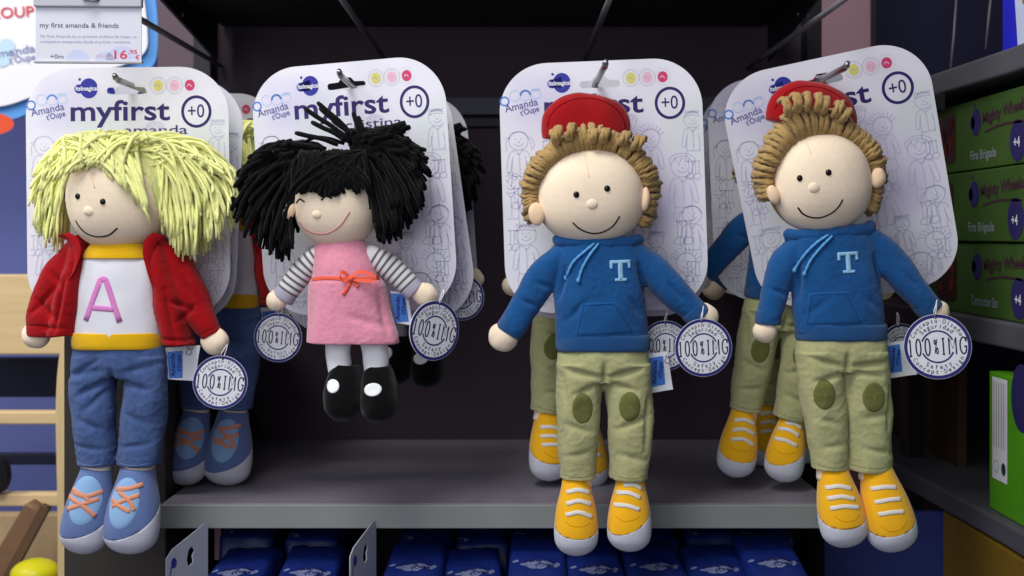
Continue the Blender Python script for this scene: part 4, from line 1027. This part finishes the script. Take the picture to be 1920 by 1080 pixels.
def thick4(a):
    if a < 0: return 26
    return 30+26*math.exp(-((a-112)/34.0)**2)+3*sin(radians(a*5))
Q4 = dict(head=(1540, 342, 92, 93, -6), seed=33, eyes=[(1485, 337), (1535, 327)], nose=(1511, 354),
    mouth=[(1484, 390), (1493, 401), (1507, 408), (1524, 409), (1542, 402), (1555, 390), (1562, 376)],
    ears=[(1444, 366, -26, 11, 18, 9, -14), (1638, 335, -28, 14, 19, 10, 6)], seam=[(1502, 256), (1503, 275), (1506, 292)],
    cap=(1524, 222, 86, 70, 14), a0=-30, a1=196, thick=thick4,
    tuft=[(1470, 224, 1462, 192), (1486, 216, 1482, 184), (1502, 214, 1502, 182), (1518, 214, 1520, 184), (1534, 218, 1540, 190), (1550, 224, 1560, 198), (1566, 232, 1578, 212)],
    torso=[(1556, 432, 0, 58, 30), (1558, 448, 0, 76, 38), (1562, 490, 0, 83, 43), (1570, 560, 0, 85, 45), (1576, 624, 0, 84, 44)],
    armL=[(1494, 462, 4, 22, 26), (1468, 500, 4, 27, 28), (1452, 550, 0, 25, 26), (1442, 588, -2, 23, 24), (1440, 604, -2, 22, 22)],
    armR=[(1630, 452, 4, 24, 26), (1662, 482, 3, 32, 28), (1700, 528, 0, 28, 27), (1732, 566, -2, 24, 24), (1744, 580, -2, 23, 22)],
    tfolds=[(1492, 490, 1490, 560, 6, 5), (1632, 480, 1646, 540, 6, 5), (1440, 540, 1470, 552, 4, 5), (1690, 510, 1712, 540, 4, 5), (1505, 590, 1540, 560, 3, 6), (1640, 580, 1615, 556, 3, 6)],
    hem=(1577, 622, 84), cuffs=[(1440, 596, 94, 24, 24, 24, -2), (1738, 574, 50, 25, 24, 24, -2)], neck=(1556, 430, 78, 6),
    cords=[[(1543, 440), (1520, 456), (1500, 478), (1484, 506)], [(1550, 442), (1530, 462), (1510, 488), (1500, 512)]],
    T=(1579, 491, -3), pocket=[(1506, 547), (1578, 543), (1606, 604), (1500, 608)],
    hands=[(1434, 620, -3, 23, 22, 19, 20), (1756, 585, 0, 24, 24, 20, -30)],
    waist=(1578, 648, 84),
    legL=[(1536, 660, 0, 43, 42), (1541, 720, 0, 43, 41), (1547, 790, 0, 38, 38), (1553, 850, 0, 34, 36), (1555, 878, 0, 34, 36)],
    legR=[(1620, 660, 0, 43, 42), (1627, 720, 0, 43, 41), (1630, 790, 0, 42, 38), (1631, 850, 0, 41, 36), (1630, 880, 0, 41, 36)],
    lfolds=[(1578, 660, 1579, 695, 7, 5), (1572, 684, 1510, 668, 6, 6), (1572, 698, 1520, 712, 5, 6), (1586, 684, 1650, 676, 7, 6), (1586, 696, 1640, 700, 5, 6), (1525, 780, 1565, 790, 3, 6), (1605, 780, 1660, 770, 3.5, 6), (1610, 835, 1665, 845, 3, 6), (1535, 835, 1575, 828, 3, 6), (1664, 720, 1658, 800, 5, 5)],
    patches=[(1536, 735, 21, 29, 0), (1627, 740, 22, 29.5, 0)],
    hems=[[(1524, 866), (1555, 870), (1585, 865)], [(1593, 868), (1630, 871), (1669, 866)]],
    ankles=[(1557, 884), (1636, 884)],
    shoes=[(1560, 876, 1582, 1020, 44, (1530, 972, 1622, 962), [(8, (1539, 908), (1562, 903), (1586, 908)), (8, (1541, 926), (1566, 921), (1591, 926)), (8, (1545, 943), (1570, 938), (1598, 941))], [(1550, 956), (1566, 964), (1586, 962), (1598, 954)]),
           (1640, 874, 1674, 1028, 47, (1622, 990, 1712, 966), [(8, (1622, 909), (1645, 904), (1668, 905)), (8, (1627, 932), (1652, 926), (1674, 925)), (8, (1632, 953), (1655, 948), (1678, 947))], [(1634, 972), (1650, 982), (1672, 976), (1682, 962)])],
    label=([(1664, 644), (1700, 640), (1726, 704), (1668, 712)], [(1666, 650), (1690, 646), (1698, 698), (1672, 702)], '', 90, None, 14))
D4 = capped(Q4, (1600, 1025), 0.995, 'capped rag doll in a blue T sweatshirt on the tilted card, rightmost in front')

# ------------------------------------------------------------ dolls behind
def behind(src, px, py, D, roll, label, yaw=0, pitch=0):
    r = copy_tree(src); r['label'] = label
    r.location = P(px, py, D); r.rotation_euler = (radians(pitch), radians(roll), radians(yaw))
    return r
behind(D1, 398, 902, 1.15, 2, 'shaded second blonde doll behind the front blonde one, jeans and blue shoes showing', 8)
behind(D2, 768, 720, 1.135, 3, 'second black-haired doll, hidden behind the cristina card except a black shoe and hair', -10)
behind(D4, 1038, 904, 1.15, 10, 'shaded capped doll behind the second doll from the right, yellow shoes peeping out', 16)
behind(D3, 1418, 893, 1.13, 9, 'shaded capped doll left of the rightmost doll, blue arm reaching out left', -6)
behind(D3, 1462, 866, 1.245, 3, 'deepest capped doll left of the rightmost doll, dim shoes between the others', 10)

# ------------------------------------------------------------ swing tags
hang_tag(413, 717, 0.955, 0.90, -6, 6, 'round 100% tag below the front blonde doll\'s right-hand side cuff')
hang_tag(815, 620, 0.955, 1.0, -14, 38, 'round 100% tag turned edgeways beside the pink dress, blue oval label next to it')
hang_tag(1319, 652, 0.950, 0.97, 3, 4, 'round 100% tag at the hand of the capped doll second from the right, fully visible')
hang_tag(1758, 650, 0.945, 1.09, 4, -10, 'round 100% tag at the far right, held by the rightmost capped doll')
hang_tag(521, 633, 1.06, 0.82, -5, -5, 'dim round 100% tag below the pink-dress doll\'s left striped sleeve')
hang_tag(866, 558, 1.09, 0.76, 4, 12, 'shaded round 100% tag behind the cristina card, in front of the dark back')
hang_tag(1248, 648, 1.02, 0.84, 0, 0, 'round 100% tag half hidden behind another tag and a white care label')
hang_tag(1690, 655, 1.04, 0.86, 8, 20, 'round tag mostly hidden between the rightmost doll\'s hip and the front tag')

# ============================================================ PRICE SIGN
def price_sign():
    r = empty('price_sign', P(166, 118, 0.945), 'white shelf price sign reading my first amanda & friends, 16,95', 'price sign')
    k = 0.945/F; W_, H_ = 196, 104
    def off(o): return o
    c = [(-W_/2, 4), (W_/2, 4), (W_/2, H_+6), (-W_/2, H_+6)]
    s = sheet('sign_card', c, [], 0.0012, k, mat('sign_paper', (206, 206, 216), 0.4), r)
    g = G(); text_into(g, 'my first amanda & friends', -90, 66, 146, 9, bold=0.012); text_into(g, '+0m', -71, 8, 25, 8, bold=0.01)
    print_part('sign_heading', g, TXTI, r, k)
    g = G(); text_into(g, 'My first Amanda es su primera muñeca de trapo, su', -89, 47, 178, 5.4); text_into(g, 'compañera inseparable desde el primer momento.', -89, 37, 168, 5.4)
    print_part('sign_small_print', g, mat('lilac_ink', (140, 140, 176), 0.6), r, k)
    g = G(); text_into(g, '16', 48, 8, 24, 16, bold=0.015, z=1); text_into(g, ',95', 74, 18, 16, 7, bold=0.01, z=1); text_into(g, '€', 87, 6, 8, 9, z=1)
    print_part('sign_price', g, REDI, r, k)
    g = G(); text_into(g, 'PVP', 16, 8, 20, 7, z=1)
    print_part('sign_price_note', g, mat('pale_red_ink', (220, 160, 176), 0.6), r, k)
    g = G()
    for (x, y, a) in ((-20, 5, 22), (30, 5, 18), (62, 5, 30)):
        g.add([(x+a*cos(pi*i/14), y+a*0.9*sin(pi*i/14), 0) for i in range(15)], [tuple(range(15))])
    print_part('sign_clouds', g, mat('cloud_ink', (190, 196, 222), 0.6), r, k)
    rail = mat('clear_grey_plastic', (168, 168, 176), 0.25, spec=0.6)
    box('sign_rail', -W_/2*k-0.001, W_/2*k+0.001, -0.003, 0.003, 104*k, 124*k, rail, r, 0.001)
    box('sign_rail', -W_/2*k-0.001, W_/2*k+0.001, -0.002, 0.003, -1*k, 4.2*k, rail, r, 0.0005)
    g = tube([(-28, 132, 4), (-10, 126, -8), (-4, 118, -12), (14, 114, -14), (22, 118, -8)], 3.2, 10)
    me = make_mesh('sign_clip', [(p[0]*k, p[2]*k, p[1]*k) for p in g.v], g.f); link('sign_clip', me, mat('grey_plastic', (128, 128, 134), 0.4), r)
    r.rotation_euler = (0, radians(0), radians(2))
price_sign()

# ============================================================ LEFT BACKGROUND: poster, play stand
def flat_board(name, pts, D, th, m, parent, O):
    k = D/F; o = sheet(name, [(p[0]-CX, HY-p[1]) for p in pts], [], th, k, m, parent)
    for v in o.data.vertices: v.co -= Vector((O[0], O[1]-D, O[2]))
    return o
ps = empty('poster', P(130, 235, 1.62), 'large white sign with sky blue rim, red lettering and blue logo, upper left', 'sign'); O = ps.location
rim = spline([(-140, -120), (60, -140), (262, -80), (290, -10), (295, 88), (282, 128), (240, 142), (180, 160), (90, 192), (30, 222), (-20, 226), (-140, 240)], 4)
flat_board('sign_rim', rim, 1.62, 0.006, mat('sky_blue_board', (92, 160, 232), 0.5), ps, O)
inn = spline([(-140, -110), (60, -130), (245, -80), (268, -10), (276, 60), (272, 96), (240, 118), (180, 136), (90, 168), (30, 192), (-20, 202), (-140, 214)], 4)
flat_board('sign_face', inn, 1.612, 0.005, mat('white_board', (236, 236, 242), 0.5), ps, O)
k = 1.61/F
g = G(); text_into(g, 'GROUP', (-40-CX), HY-36, 104, 20, rot=3, bold=0.012)
def abs_print(name, g, m, D, parent):
    v = [(p[0]*D/F-parent.location.x, D-parent.location.y-p[2]*0.0002, p[1]*D/F-parent.location.z) for p in g.v]
    me = bpy.data.meshes.new(name); me.from_pydata(v, [], g.f); me.update(); return link(name, me, m, parent)
abs_print('red_lettering', g, REDI, 1.6105, ps)
g = G(); text_into(g, 'Amanda', (-22-CX), HY-112, 90, 15, rot=10, bold=0.01); text_into(g, "t'Oupe", (18-CX), HY-120, 50, 13, rot=10, bold=0.01)
abs_print('name_lettering', g, mat('logo_slate_ink', (120, 130, 176), 0.6), 1.6105, ps)
g = G(); disc_into(g, 12-CX, HY-86, 16, 14); disc_into(g, 0-CX, HY-112, 20, 14)
abs_print('logo_blot', g, mat('ice_ink', (190, 216, 238), 0.6), 1.611, ps)
g = G(); disc_into(g, -12-CX, HY-232, 38, 20)
abs_print('orange_blot', g, mat('orange_red_ink', (226, 84, 50), 0.6), 1.608, ps)

tag(box('side_wall', -1.6, -0.54, 1.80, 1.83, -1.1, 0.9, LAV, None, 0), kind='structure')
ws = empty('play_stand', P(60, 1080, 1.5), 'pine wood play stand with curved upright and rails, left edge', 'toy stand'); O = ws.location
def wb(name, x0, x1, y0, y1, D, dep, m=WOOD, b=0.002):
    a = P(x0, y1, D); c = P(x1, y0, D); return box(name, a.x, c.x, D, D+dep, a.z, c.z, m, ws, b, O)
wb('plank', -120, 132, 515, 665, 1.50, 0.02)
wb('rail', -120, 112, 772, 796, 1.45, 0.018); wb('rail', -120, 112, 926, 950, 1.43, 0.018)
wb('dark_recess', -120, 112, 670, 745, 1.58, 0.01, NAVYGAP); wb('dark_recess', -120, 112, 850, 872, 1.58, 0.01, NAVYGAP)  # navy sheets paint the darkness of the recesses between plank and rails
wb('base_board', -120, 132, 965, 1120, 1.52, 0.02, mat('pale_wood', (196, 168, 128), 0.6, var=0.1, vs=30))
v = []; f = []
prof = spline([(150, 560), (136, 620), (125, 680), (120, 760), (121, 860), (123, 960), (124, 1150)], 5)
for (x, y) in prof:
    for (dx, D_) in ((-17, 1.36), (17, 1.36), (17, 1.385), (-17, 1.385)):
        p = P(x+dx, y, 1.36); v.append((p.x-O[0], D_-O[1], p.z-O[2]))
for i in range(len(prof)-1):
    for j in range(4): f.append((i*4+j, i*4+(j+1) % 4, (i+1)*4+(j+1) % 4, (i+1)*4+j))
f.append((0, 1, 2, 3)); n = 4*(len(prof)-1); f.append((n, n+1, n+2, n+3))
o = link('upright', make_mesh('upright', v, f, False), WOODV, ws); bmod = o.modifiers.new('b', 'BEVEL'); bmod.width = 0.003; bmod.segments = 3
def plank(name, x0, y0, x1, y1, w, D, m, parent, O, dep=0.05):
    L = sqrt((x1-x0)**2+(y1-y0)**2); nx, ny = -(y1-y0)/L*w/2, (x1-x0)/L*w/2
    return flat_board(name, [(x0+nx, y0+ny), (x1+nx, y1+ny), (x1-nx, y1-ny), (x0-nx, y0-ny)], D, dep, m, parent, O)
tr = empty('wooden_ramp', P(40, 1080, 1.4), 'brown wooden ramp leaning on the rail of the play stand', 'toy ramp')
plank('ramp_board', 62, 955, -30, 1110, 36, 1.40, WOODB, tr, tr.location, 0.03); plank('ramp_side', 84, 950, -2, 1110, 16, 1.39, mat('dark_brown_wood', (96, 72, 54), 0.6, var=0.1), tr, tr.location, 0.01)
g = ellipsoid(0, 0, 0, 44*1.38/F, 26*1.38/F, 0.028, nu=32, nv=20)
bl = link('toy_ball', make_mesh('toy_ball', [(p[0], p[2], p[1]) for p in g.v], g.f), mat('yellow_plastic', (214, 208, 30), 0.35), None)
bl.location = P(66, 1074, 1.38); tag(bl, 'shiny yellow toy ball at the bottom left corner', 'ball')
g = G(); c = [(20*cos(2*pi*i/24), 34*sin(2*pi*i/24)) for i in range(24)]
w_ = sheet('game_disc', c, [], 0.012, 1.42/F, mat('black_plastic', (14, 14, 18), 0.5), None); w_.location = P(-6, 893, 1.42); tag(w_, 'flat black toy disc cut by the left edge of the frame', 'toy disc')

# ============================================================ RIGHT SIDE: neighbouring shelving at a right angle
ru = empty('side_shelving', (0.46, 1.3, -0.7), 'dark grey shelving running towards the viewer at the right edge', 'shelving'); O = ru.location
DG = mat('dark_grey_shelf', (84, 84, 90), 0.5, var=0.06, vs=10)
def rshelf(z0, z1, x, yn=0.85, yf=1.52):
    v = []; f = []; pr = [(x-0.012, yf), (x-0.006, 1.3), (x+0.000, 1.15), (x+0.004, 1.04), (x+0.002, yn), (0.95, yn), (0.95, yf)]
    n = len(pr)
    for z in (z0, z1): v += [(p[0]-O[0], p[1]-O[1], z-O[2]) for p in pr]
    for i in range(n): f.append((i, (i+1) % n, n+(i+1) % n, n+i))
    f += [tuple(range(n)), tuple(range(n, 2*n))]
    o = link('shelf', make_mesh('shelf', v, f, False), DG, ru); b = o.modifiers.new('b', 'BEVEL'); b.width = 0.003; b.segments = 3
rshelf(0.143, 0.166, 0.437); rshelf(-0.103, -0.079, 0.442); rshelf(-0.277, -0.256, 0.434)
box('upright_post', 0.455, 0.475, 1.35, 1.375, -0.7, 0.142, POST, ru, 0.001, O)
box('back_board', 0.49, 0.50, 1.29, 1.55, -0.7, 0.142, mat('dark_brown_board', (58, 40, 22), 0.7), ru, 0, O)
box('lower_board', 0.437, 0.449, 0.90, 1.19, -0.6, -0.279, mat('ochre_board', (122, 94, 24), 0.6, var=0.05), ru, 0.001, O)
box('lower_board', 0.318, 0.449, 1.194, 1.206, -0.6, -0.283, mat('blue_board', (44, 54, 118), 0.6, var=0.05), ru, 0.001, O)
box('shelf_bracket', 0.418, 0.436, 1.18, 1.21, 0.125, 0.142, POST, ru, 0.001, O)
np_ = box('navy_panel', 0.473, 0.95, 1.53, 1.55, -0.9, 0.6, mat('navy_laminate', (22, 22, 46), 0.5), None, 0.001); tag(np_, 'tall dark navy panel behind the top right shelf', 'panel')
for (x, y0, y1, lb) in ((1782, -40, 132, 'thin wire hanging in front of the navy panel, left one'), (1848, -40, 92, 'thin wire hanging in front of the navy panel, right one')):
    D_ = 1.42; r_ = 0.0013
    g = tube([(0, 0, 0), (0.004, 0.04, 0), (0.009, (y1-y0)*D_/F, 0)], r_, 8)
    o = link('hanging_wire', make_mesh('hanging_wire', [(p[0], p[2], p[1]) for p in g.v], g.f), DWIRE, None); o.location = P(x, y1, D_); tag(o, lb, 'wire', 'wires in front of the navy panel')

GREEN = mat('green_box_card', (58, 86, 34), 0.6, var=0.04, vs=10)
def box_print(name, g, m, r, x):
    # local plane facing -X: pixel x of g runs towards the viewer (-Y)
    v = [(x-0.0004-p[2]*0.0002, -p[0], p[1]) for p in g.v]
    me = bpy.data.meshes.new(name); me.from_pydata(v, [], g.f); me.update(); return link(name, me, m, r)
def green_box(z0, h, ya, yb, x, sub, label):
    r = empty('toy_box', (x, (ya+yb)/2, z0), label, 'toy box', 'green toy boxes stacked on the right shelf')
    L = yb-ya
    box('carton', 0, 0.16, -L/2, L/2, 0, h-0.001, GREEN, r, 0.0012)
    g = G(); text_into(g, 'Mighty Wheels', 0.034, h*0.62, 0.095, h*0.15, rot=3, bold=0.03); line_into(g, [(0.04, h*0.50), (0.08, h*0.55), (0.125, h*0.53)], 0.0022)
    box_print('title_print', g, mat('maroon_ink', (64, 36, 50), 0.6), r, 0)
    g = G(); text_into(g, sub, 0.004, h*0.14, 0.062, h*0.13, bold=0.02)
    box_print('subtitle_print', g, mat('pale_lilac_ink', (128, 134, 140), 0.6), r, 0)
    g = G(); disc_into(g, 0.018, h*0.66, 0.012, 0.013); disc_into(g, 0.009, h*0.66, 0.006); disc_into(g, 0.014, h*0.90, 0.002)
    disc_into(g, L/2-0.018, h*0.3, 0.0165, 0.019)
    box_print('logo_print', g, mat('indigo_ink', (44, 38, 92), 0.6), r, 0)
    g = G(); text_into(g, '+4', L/2-0.026, h*0.22, 0.013, h*0.13, z=1, bold=0.02)
    box_print('age_print', g, LABW, r, 0)
    w = G(); poly_into(w, [(p[0], p[1]) for p in rrect(0.055, h*0.72, 0.008, 6, -L/2+0.068, h*0.5)])
    box_print('window_print', w, mat('dark_window_print', (52, 34, 26), 0.3), r, 0)
    w = G(); rr = random.Random(int(z0*1000))
    for i in range(7): poly_into(w, [(p[0], p[1]) for p in rrect(rr.uniform(.006, .016), rr.uniform(.006, .014), 0.002, 3, -L/2+0.068+rr.uniform(-.018, .018), h*0.5+rr.uniform(-.018, .018))], 1+i*0.3)
    box_print('window_picture', w, mat('toy_picture_red', (112, 40, 26), 0.5), r, 0)
    return r
green_box(0.0635, 0.0695, 1.03, 1.29, 0.452, 'Fire Brigade', 'topmost green toy box of the stack on the right')
green_box(-0.0065, 0.0695, 1.03, 1.29, 0.450, 'Fire Brigade', 'middle green toy box of the stack on the right')
green_box(-0.0785, 0.0715, 1.03, 1.29, 0.453, 'Construction Site', 'bottom green toy box of the stack, reading Construction Site')
r = empty('toy_box', (0.447, 0.98, -0.2555), 'upright bright green box with a white barcode label, lower right edge', 'toy box')
box('carton', 0, 0.1, -0.12, 0.119, 0, 0.128, mat('bright_green_card', (84, 158, 28), 0.45, var=0.03), r, 0.0012)
w = G(); poly_into(w, [(-0.111, 0.030), (-0.078, 0.030), (-0.078, 0.124), (-0.111, 0.124)]); box_print('white_label', w, WHITEP, r, 0)
w = G()
for i in range(5): line_into(w, [(-0.107+i*0.0055, 0.060), (-0.107+i*0.0055, 0.120)], 0.0016, 1, straight=True)
ring_into(w, -0.102, 0.042, 0.0045, 0.0055, 0.001, 1); box_print('fine_print', w, mat('light_grey_ink', (160, 162, 160), 0.6), r, 0)
w = G(); disc_into(w, -0.086, 0.042, 0.0048, 0.0058, 1); box_print('round_mark', w, mat('dark_green_ink', (30, 70, 40), 0.6), r, 0)
w = G(); disc_into(w, -0.048, 0.112, 0.022, 0.03); box_print('logo_print', w, mat('indigo_ink', (44, 30, 120)), r, 0)
# blue and white box on the top right shelf
r = empty('toy_box', (0.452, 1.06, 0.1665), 'blue and white box with a bright picture on the top right shelf', 'toy box')
box('carton', 0, 0.08, -0.12, 0.02, 0, 0.11, mat('white_blue_card', (196, 204, 232), 0.4), r, 0.001)
w = G(); poly_into(w, [(-0.02, 0.0), (0.012, 0.0), (-0.004, 0.11), (-0.02, 0.11)]); box_print('blue_band', w, mat('royal_ink', (36, 40, 196), 0.4), r, 0)
w = G(); rr = random.Random(9)
for i in range(26): disc_into(w, rr.uniform(0.02, 0.1), rr.uniform(0.02, 0.1), rr.uniform(.004, .009), z=1+i*0.1, n=10)
box_print('picture_print', w, mat('food_picture', (150, 120, 52), 0.5, var=0.5, vs=200), r, 0)

# ============================================================ BLUE PACKETS UNDER THE SHELF
BLUEP = mat('blue_printed_film', (18, 38, 112), 0.42, 'noise', 90, 0.25, var=0.12, vs=30, spec=0.5)
BLUED = mat('dark_blue_side', (14, 26, 84), 0.4)
FOIL = mat('silver_film', (190, 196, 214), 0.2, metal=0.5)
def packet():
    r = empty('toy_packet', (0, 0, 0), '', 'toy packet', 'blue packets in rows under the shelf')
    w, L = 0.0535, 0.118
    g = G(); v = []; f = []; nu, nv = 14, 22; rnd = random.Random(2)
    for i in range(nv+1):
        t = i/nv
        for j in range(nu+1):
            s = j/nu*2-1
            edge = (1-abs(s)**9)*(1-abs(t*2-1)**14)
            z = 0.004*edge+0.0022*edge*noise.noise(Vector((s*1.6, t*3.5, 0)))+0.0015*edge*noise.noise(Vector((s*4, t*11, 3)))
            v.append((s*w/2*(0.96+0.04*edge), t*L, z))
    for i in range(nv):
        for j in range(nu): a = i*(nu+1)+j; f.append((a, a+1, a+nu+2, a+nu+1))
    # sides down
    base = len(v); rim = [j for j in range(nu+1)]+[(i*(nu+1)+nu) for i in range(1, nv+1)]+[nv*(nu+1)+j for j in range(nu-1, -1, -1)]+[i*(nu+1) for i in range(nv-1, 0, -1)]
    v += [(v[q][0], v[q][1], -0.075) for q in rim]; n = len(rim)
    for i in range(n): f.append((rim[i], rim[(i+1) % n], base+(i+1) % n, base+i))
    f.append(tuple(base+i for i in range(n))[::-1])
    link('packet_body', make_mesh('packet_body', v, f), BLUEP, r)
    bv = BVHTree.FromPolygons([Vector(p) for p in v], f)
    def topz(x, y):
        h = bv.ray_cast(Vector((x, y, 1)), Vector((0, 0, -1))); return h[0].z if h[0] else 0
    def lay(name, g, m, off=0.0003, parent=r):
        me = bpy.data.meshes.new(name); me.from_pydata([(p[0], p[1], topz(p[0], p[1])+off+p[2]*0.0002) for p in g.v], [], g.f); me.update(); return link(name, me, m, parent)
    g = G()
    for (x, y, a) in ((-0.012, 0.040, 0.004), (-0.006, 0.042, 0.005), (0.001, 0.044, 0.006), (0.008, 0.043, 0.005), (0.014, 0.041, 0.004), (0.003, 0.038, 0.006), (-0.005, 0.037, 0.005)): disc_into(g, x, y, a, a*0.9, n=14)
    lg = lay('logo_print', g, mat('cloud_white_ink', (112, 120, 158), 0.5))
    g = G(); text_into(g, 'Amanda', -0.012, 0.044, 0.026, 0.0075, rot=8, bold=0.03); text_into(g, "t'Oupe", -0.002, 0.036, 0.017, 0.006, rot=8, bold=0.03)
    lay('logo_lettering', g, mat('packet_navy_ink', (30, 34, 90), 0.5), 0.0008, lg)
    g = G(); disc_into(g, -0.019, 0.008, 0.006, 0.0035, n=14); disc_into(g, 0.018, 0.046, 0.002, 0.004, n=10); disc_into(g, -0.020, 0.050, 0.003, 0.0022, n=10)
    lay('small_marks', g, mat('cloud_white_ink', (112, 120, 158)), 0.0003)
    return r
PK = packet(); first = True
rows = [('front row', 1.005, -0.306, [427, 570, 770, 888, 1006, 1124, 1238, 1350, 1462]), ('back row', 1.145, -0.300, [470, 590, 800, 905, 1010, 1115, 1220, 1330, 1430])]
ordn = ['leftmost', 'second from left', 'third from left', 'fourth from left', 'middle', 'fifth from right', 'fourth from right', 'third from right', 'rightmost']
ordn[5] = 'fourth from right'; ordn[6] = 'third from right'; ordn[7] = 'second from right'
rr = random.Random(4)
for rn, D_, z, xs in rows:
    for o_, x in zip(ordn, xs):
        p = PK if first else copy_tree(PK); first = False
        p.location = ((x-CX)*(D_+0.02)/F, D_, z+rr.uniform(-.004, .004)); p.rotation_euler = (radians(rr.uniform(3, 8)), radians(rr.uniform(-4, 4)), radians(rr.uniform(-2.5, 2.5)))
        p['label'] = f'blue plastic toy packet, {o_} in the {rn} under the grey shelf'
# white perforated display flaps among the packets
def flap(x, y, D, yaw, lab):
    r = empty('display_flap', P(x, y, D), lab, 'card flap', 'white card flaps between the packets')
    k = D/F
    sheet('flap_sheet', [(0, -60), (0, 34), (14, 48), (95, 80), (104, 74), (104, -60)], [[(50, 20), (54, 6), (66, 12), (64, 26), (70, 34), (62, 44), (54, 38)]], 0.001, k, mat('grey_white_card', (170, 174, 186), 0.5), r)
    g = G(); disc_into(g, 18, 22, 7, 10); text_into(g, 'Amanda', 10, -6, 24, 6, rot=80, bold=.02)
    print_part('logo_print', g, LOGOB, r, k)
    r.rotation_euler = (0, 0, radians(yaw))
flap(312, 1082, 1.01, 58, 'white card flap with a cut-out handle, left of the blue packets'); flap(657, 1078, 1.01, 69, 'white card flap with a cut-out handle, between the second and third packets')
for (x, w2, lb) in ((408, 12, 'narrow pink card strip behind the left packets, left one'), (432, 18, 'wider pink card strip behind the left packets with an orange tab')):
    a = P(x-w2/2, 1050, 1.2); c = P(x+w2/2, 975, 1.2)
    o = box('pink_strip', a.x, c.x, 1.2, 1.204, a.z, c.z, mat('pink_card', (206, 160, 172), 0.6), None, 0.0005); tag(o, lb, 'card strip', 'pink card strips')
o = link('orange_tab', make_mesh('orange_tab', [(p[0], p[2], p[1]) for p in ellipsoid(0, 0, 0, 0.006, 0.009, 0.003, nu=16, nv=10).v], ellipsoid(0, 0, 0, 1, 1, 1, nu=16, nv=10).f), mat('orange_plastic', (222, 150, 30), 0.4), None)
o.location = P(442, 1014, 1.185); tag(o, 'small orange toy tab in front of the pink strip', 'toy tab')
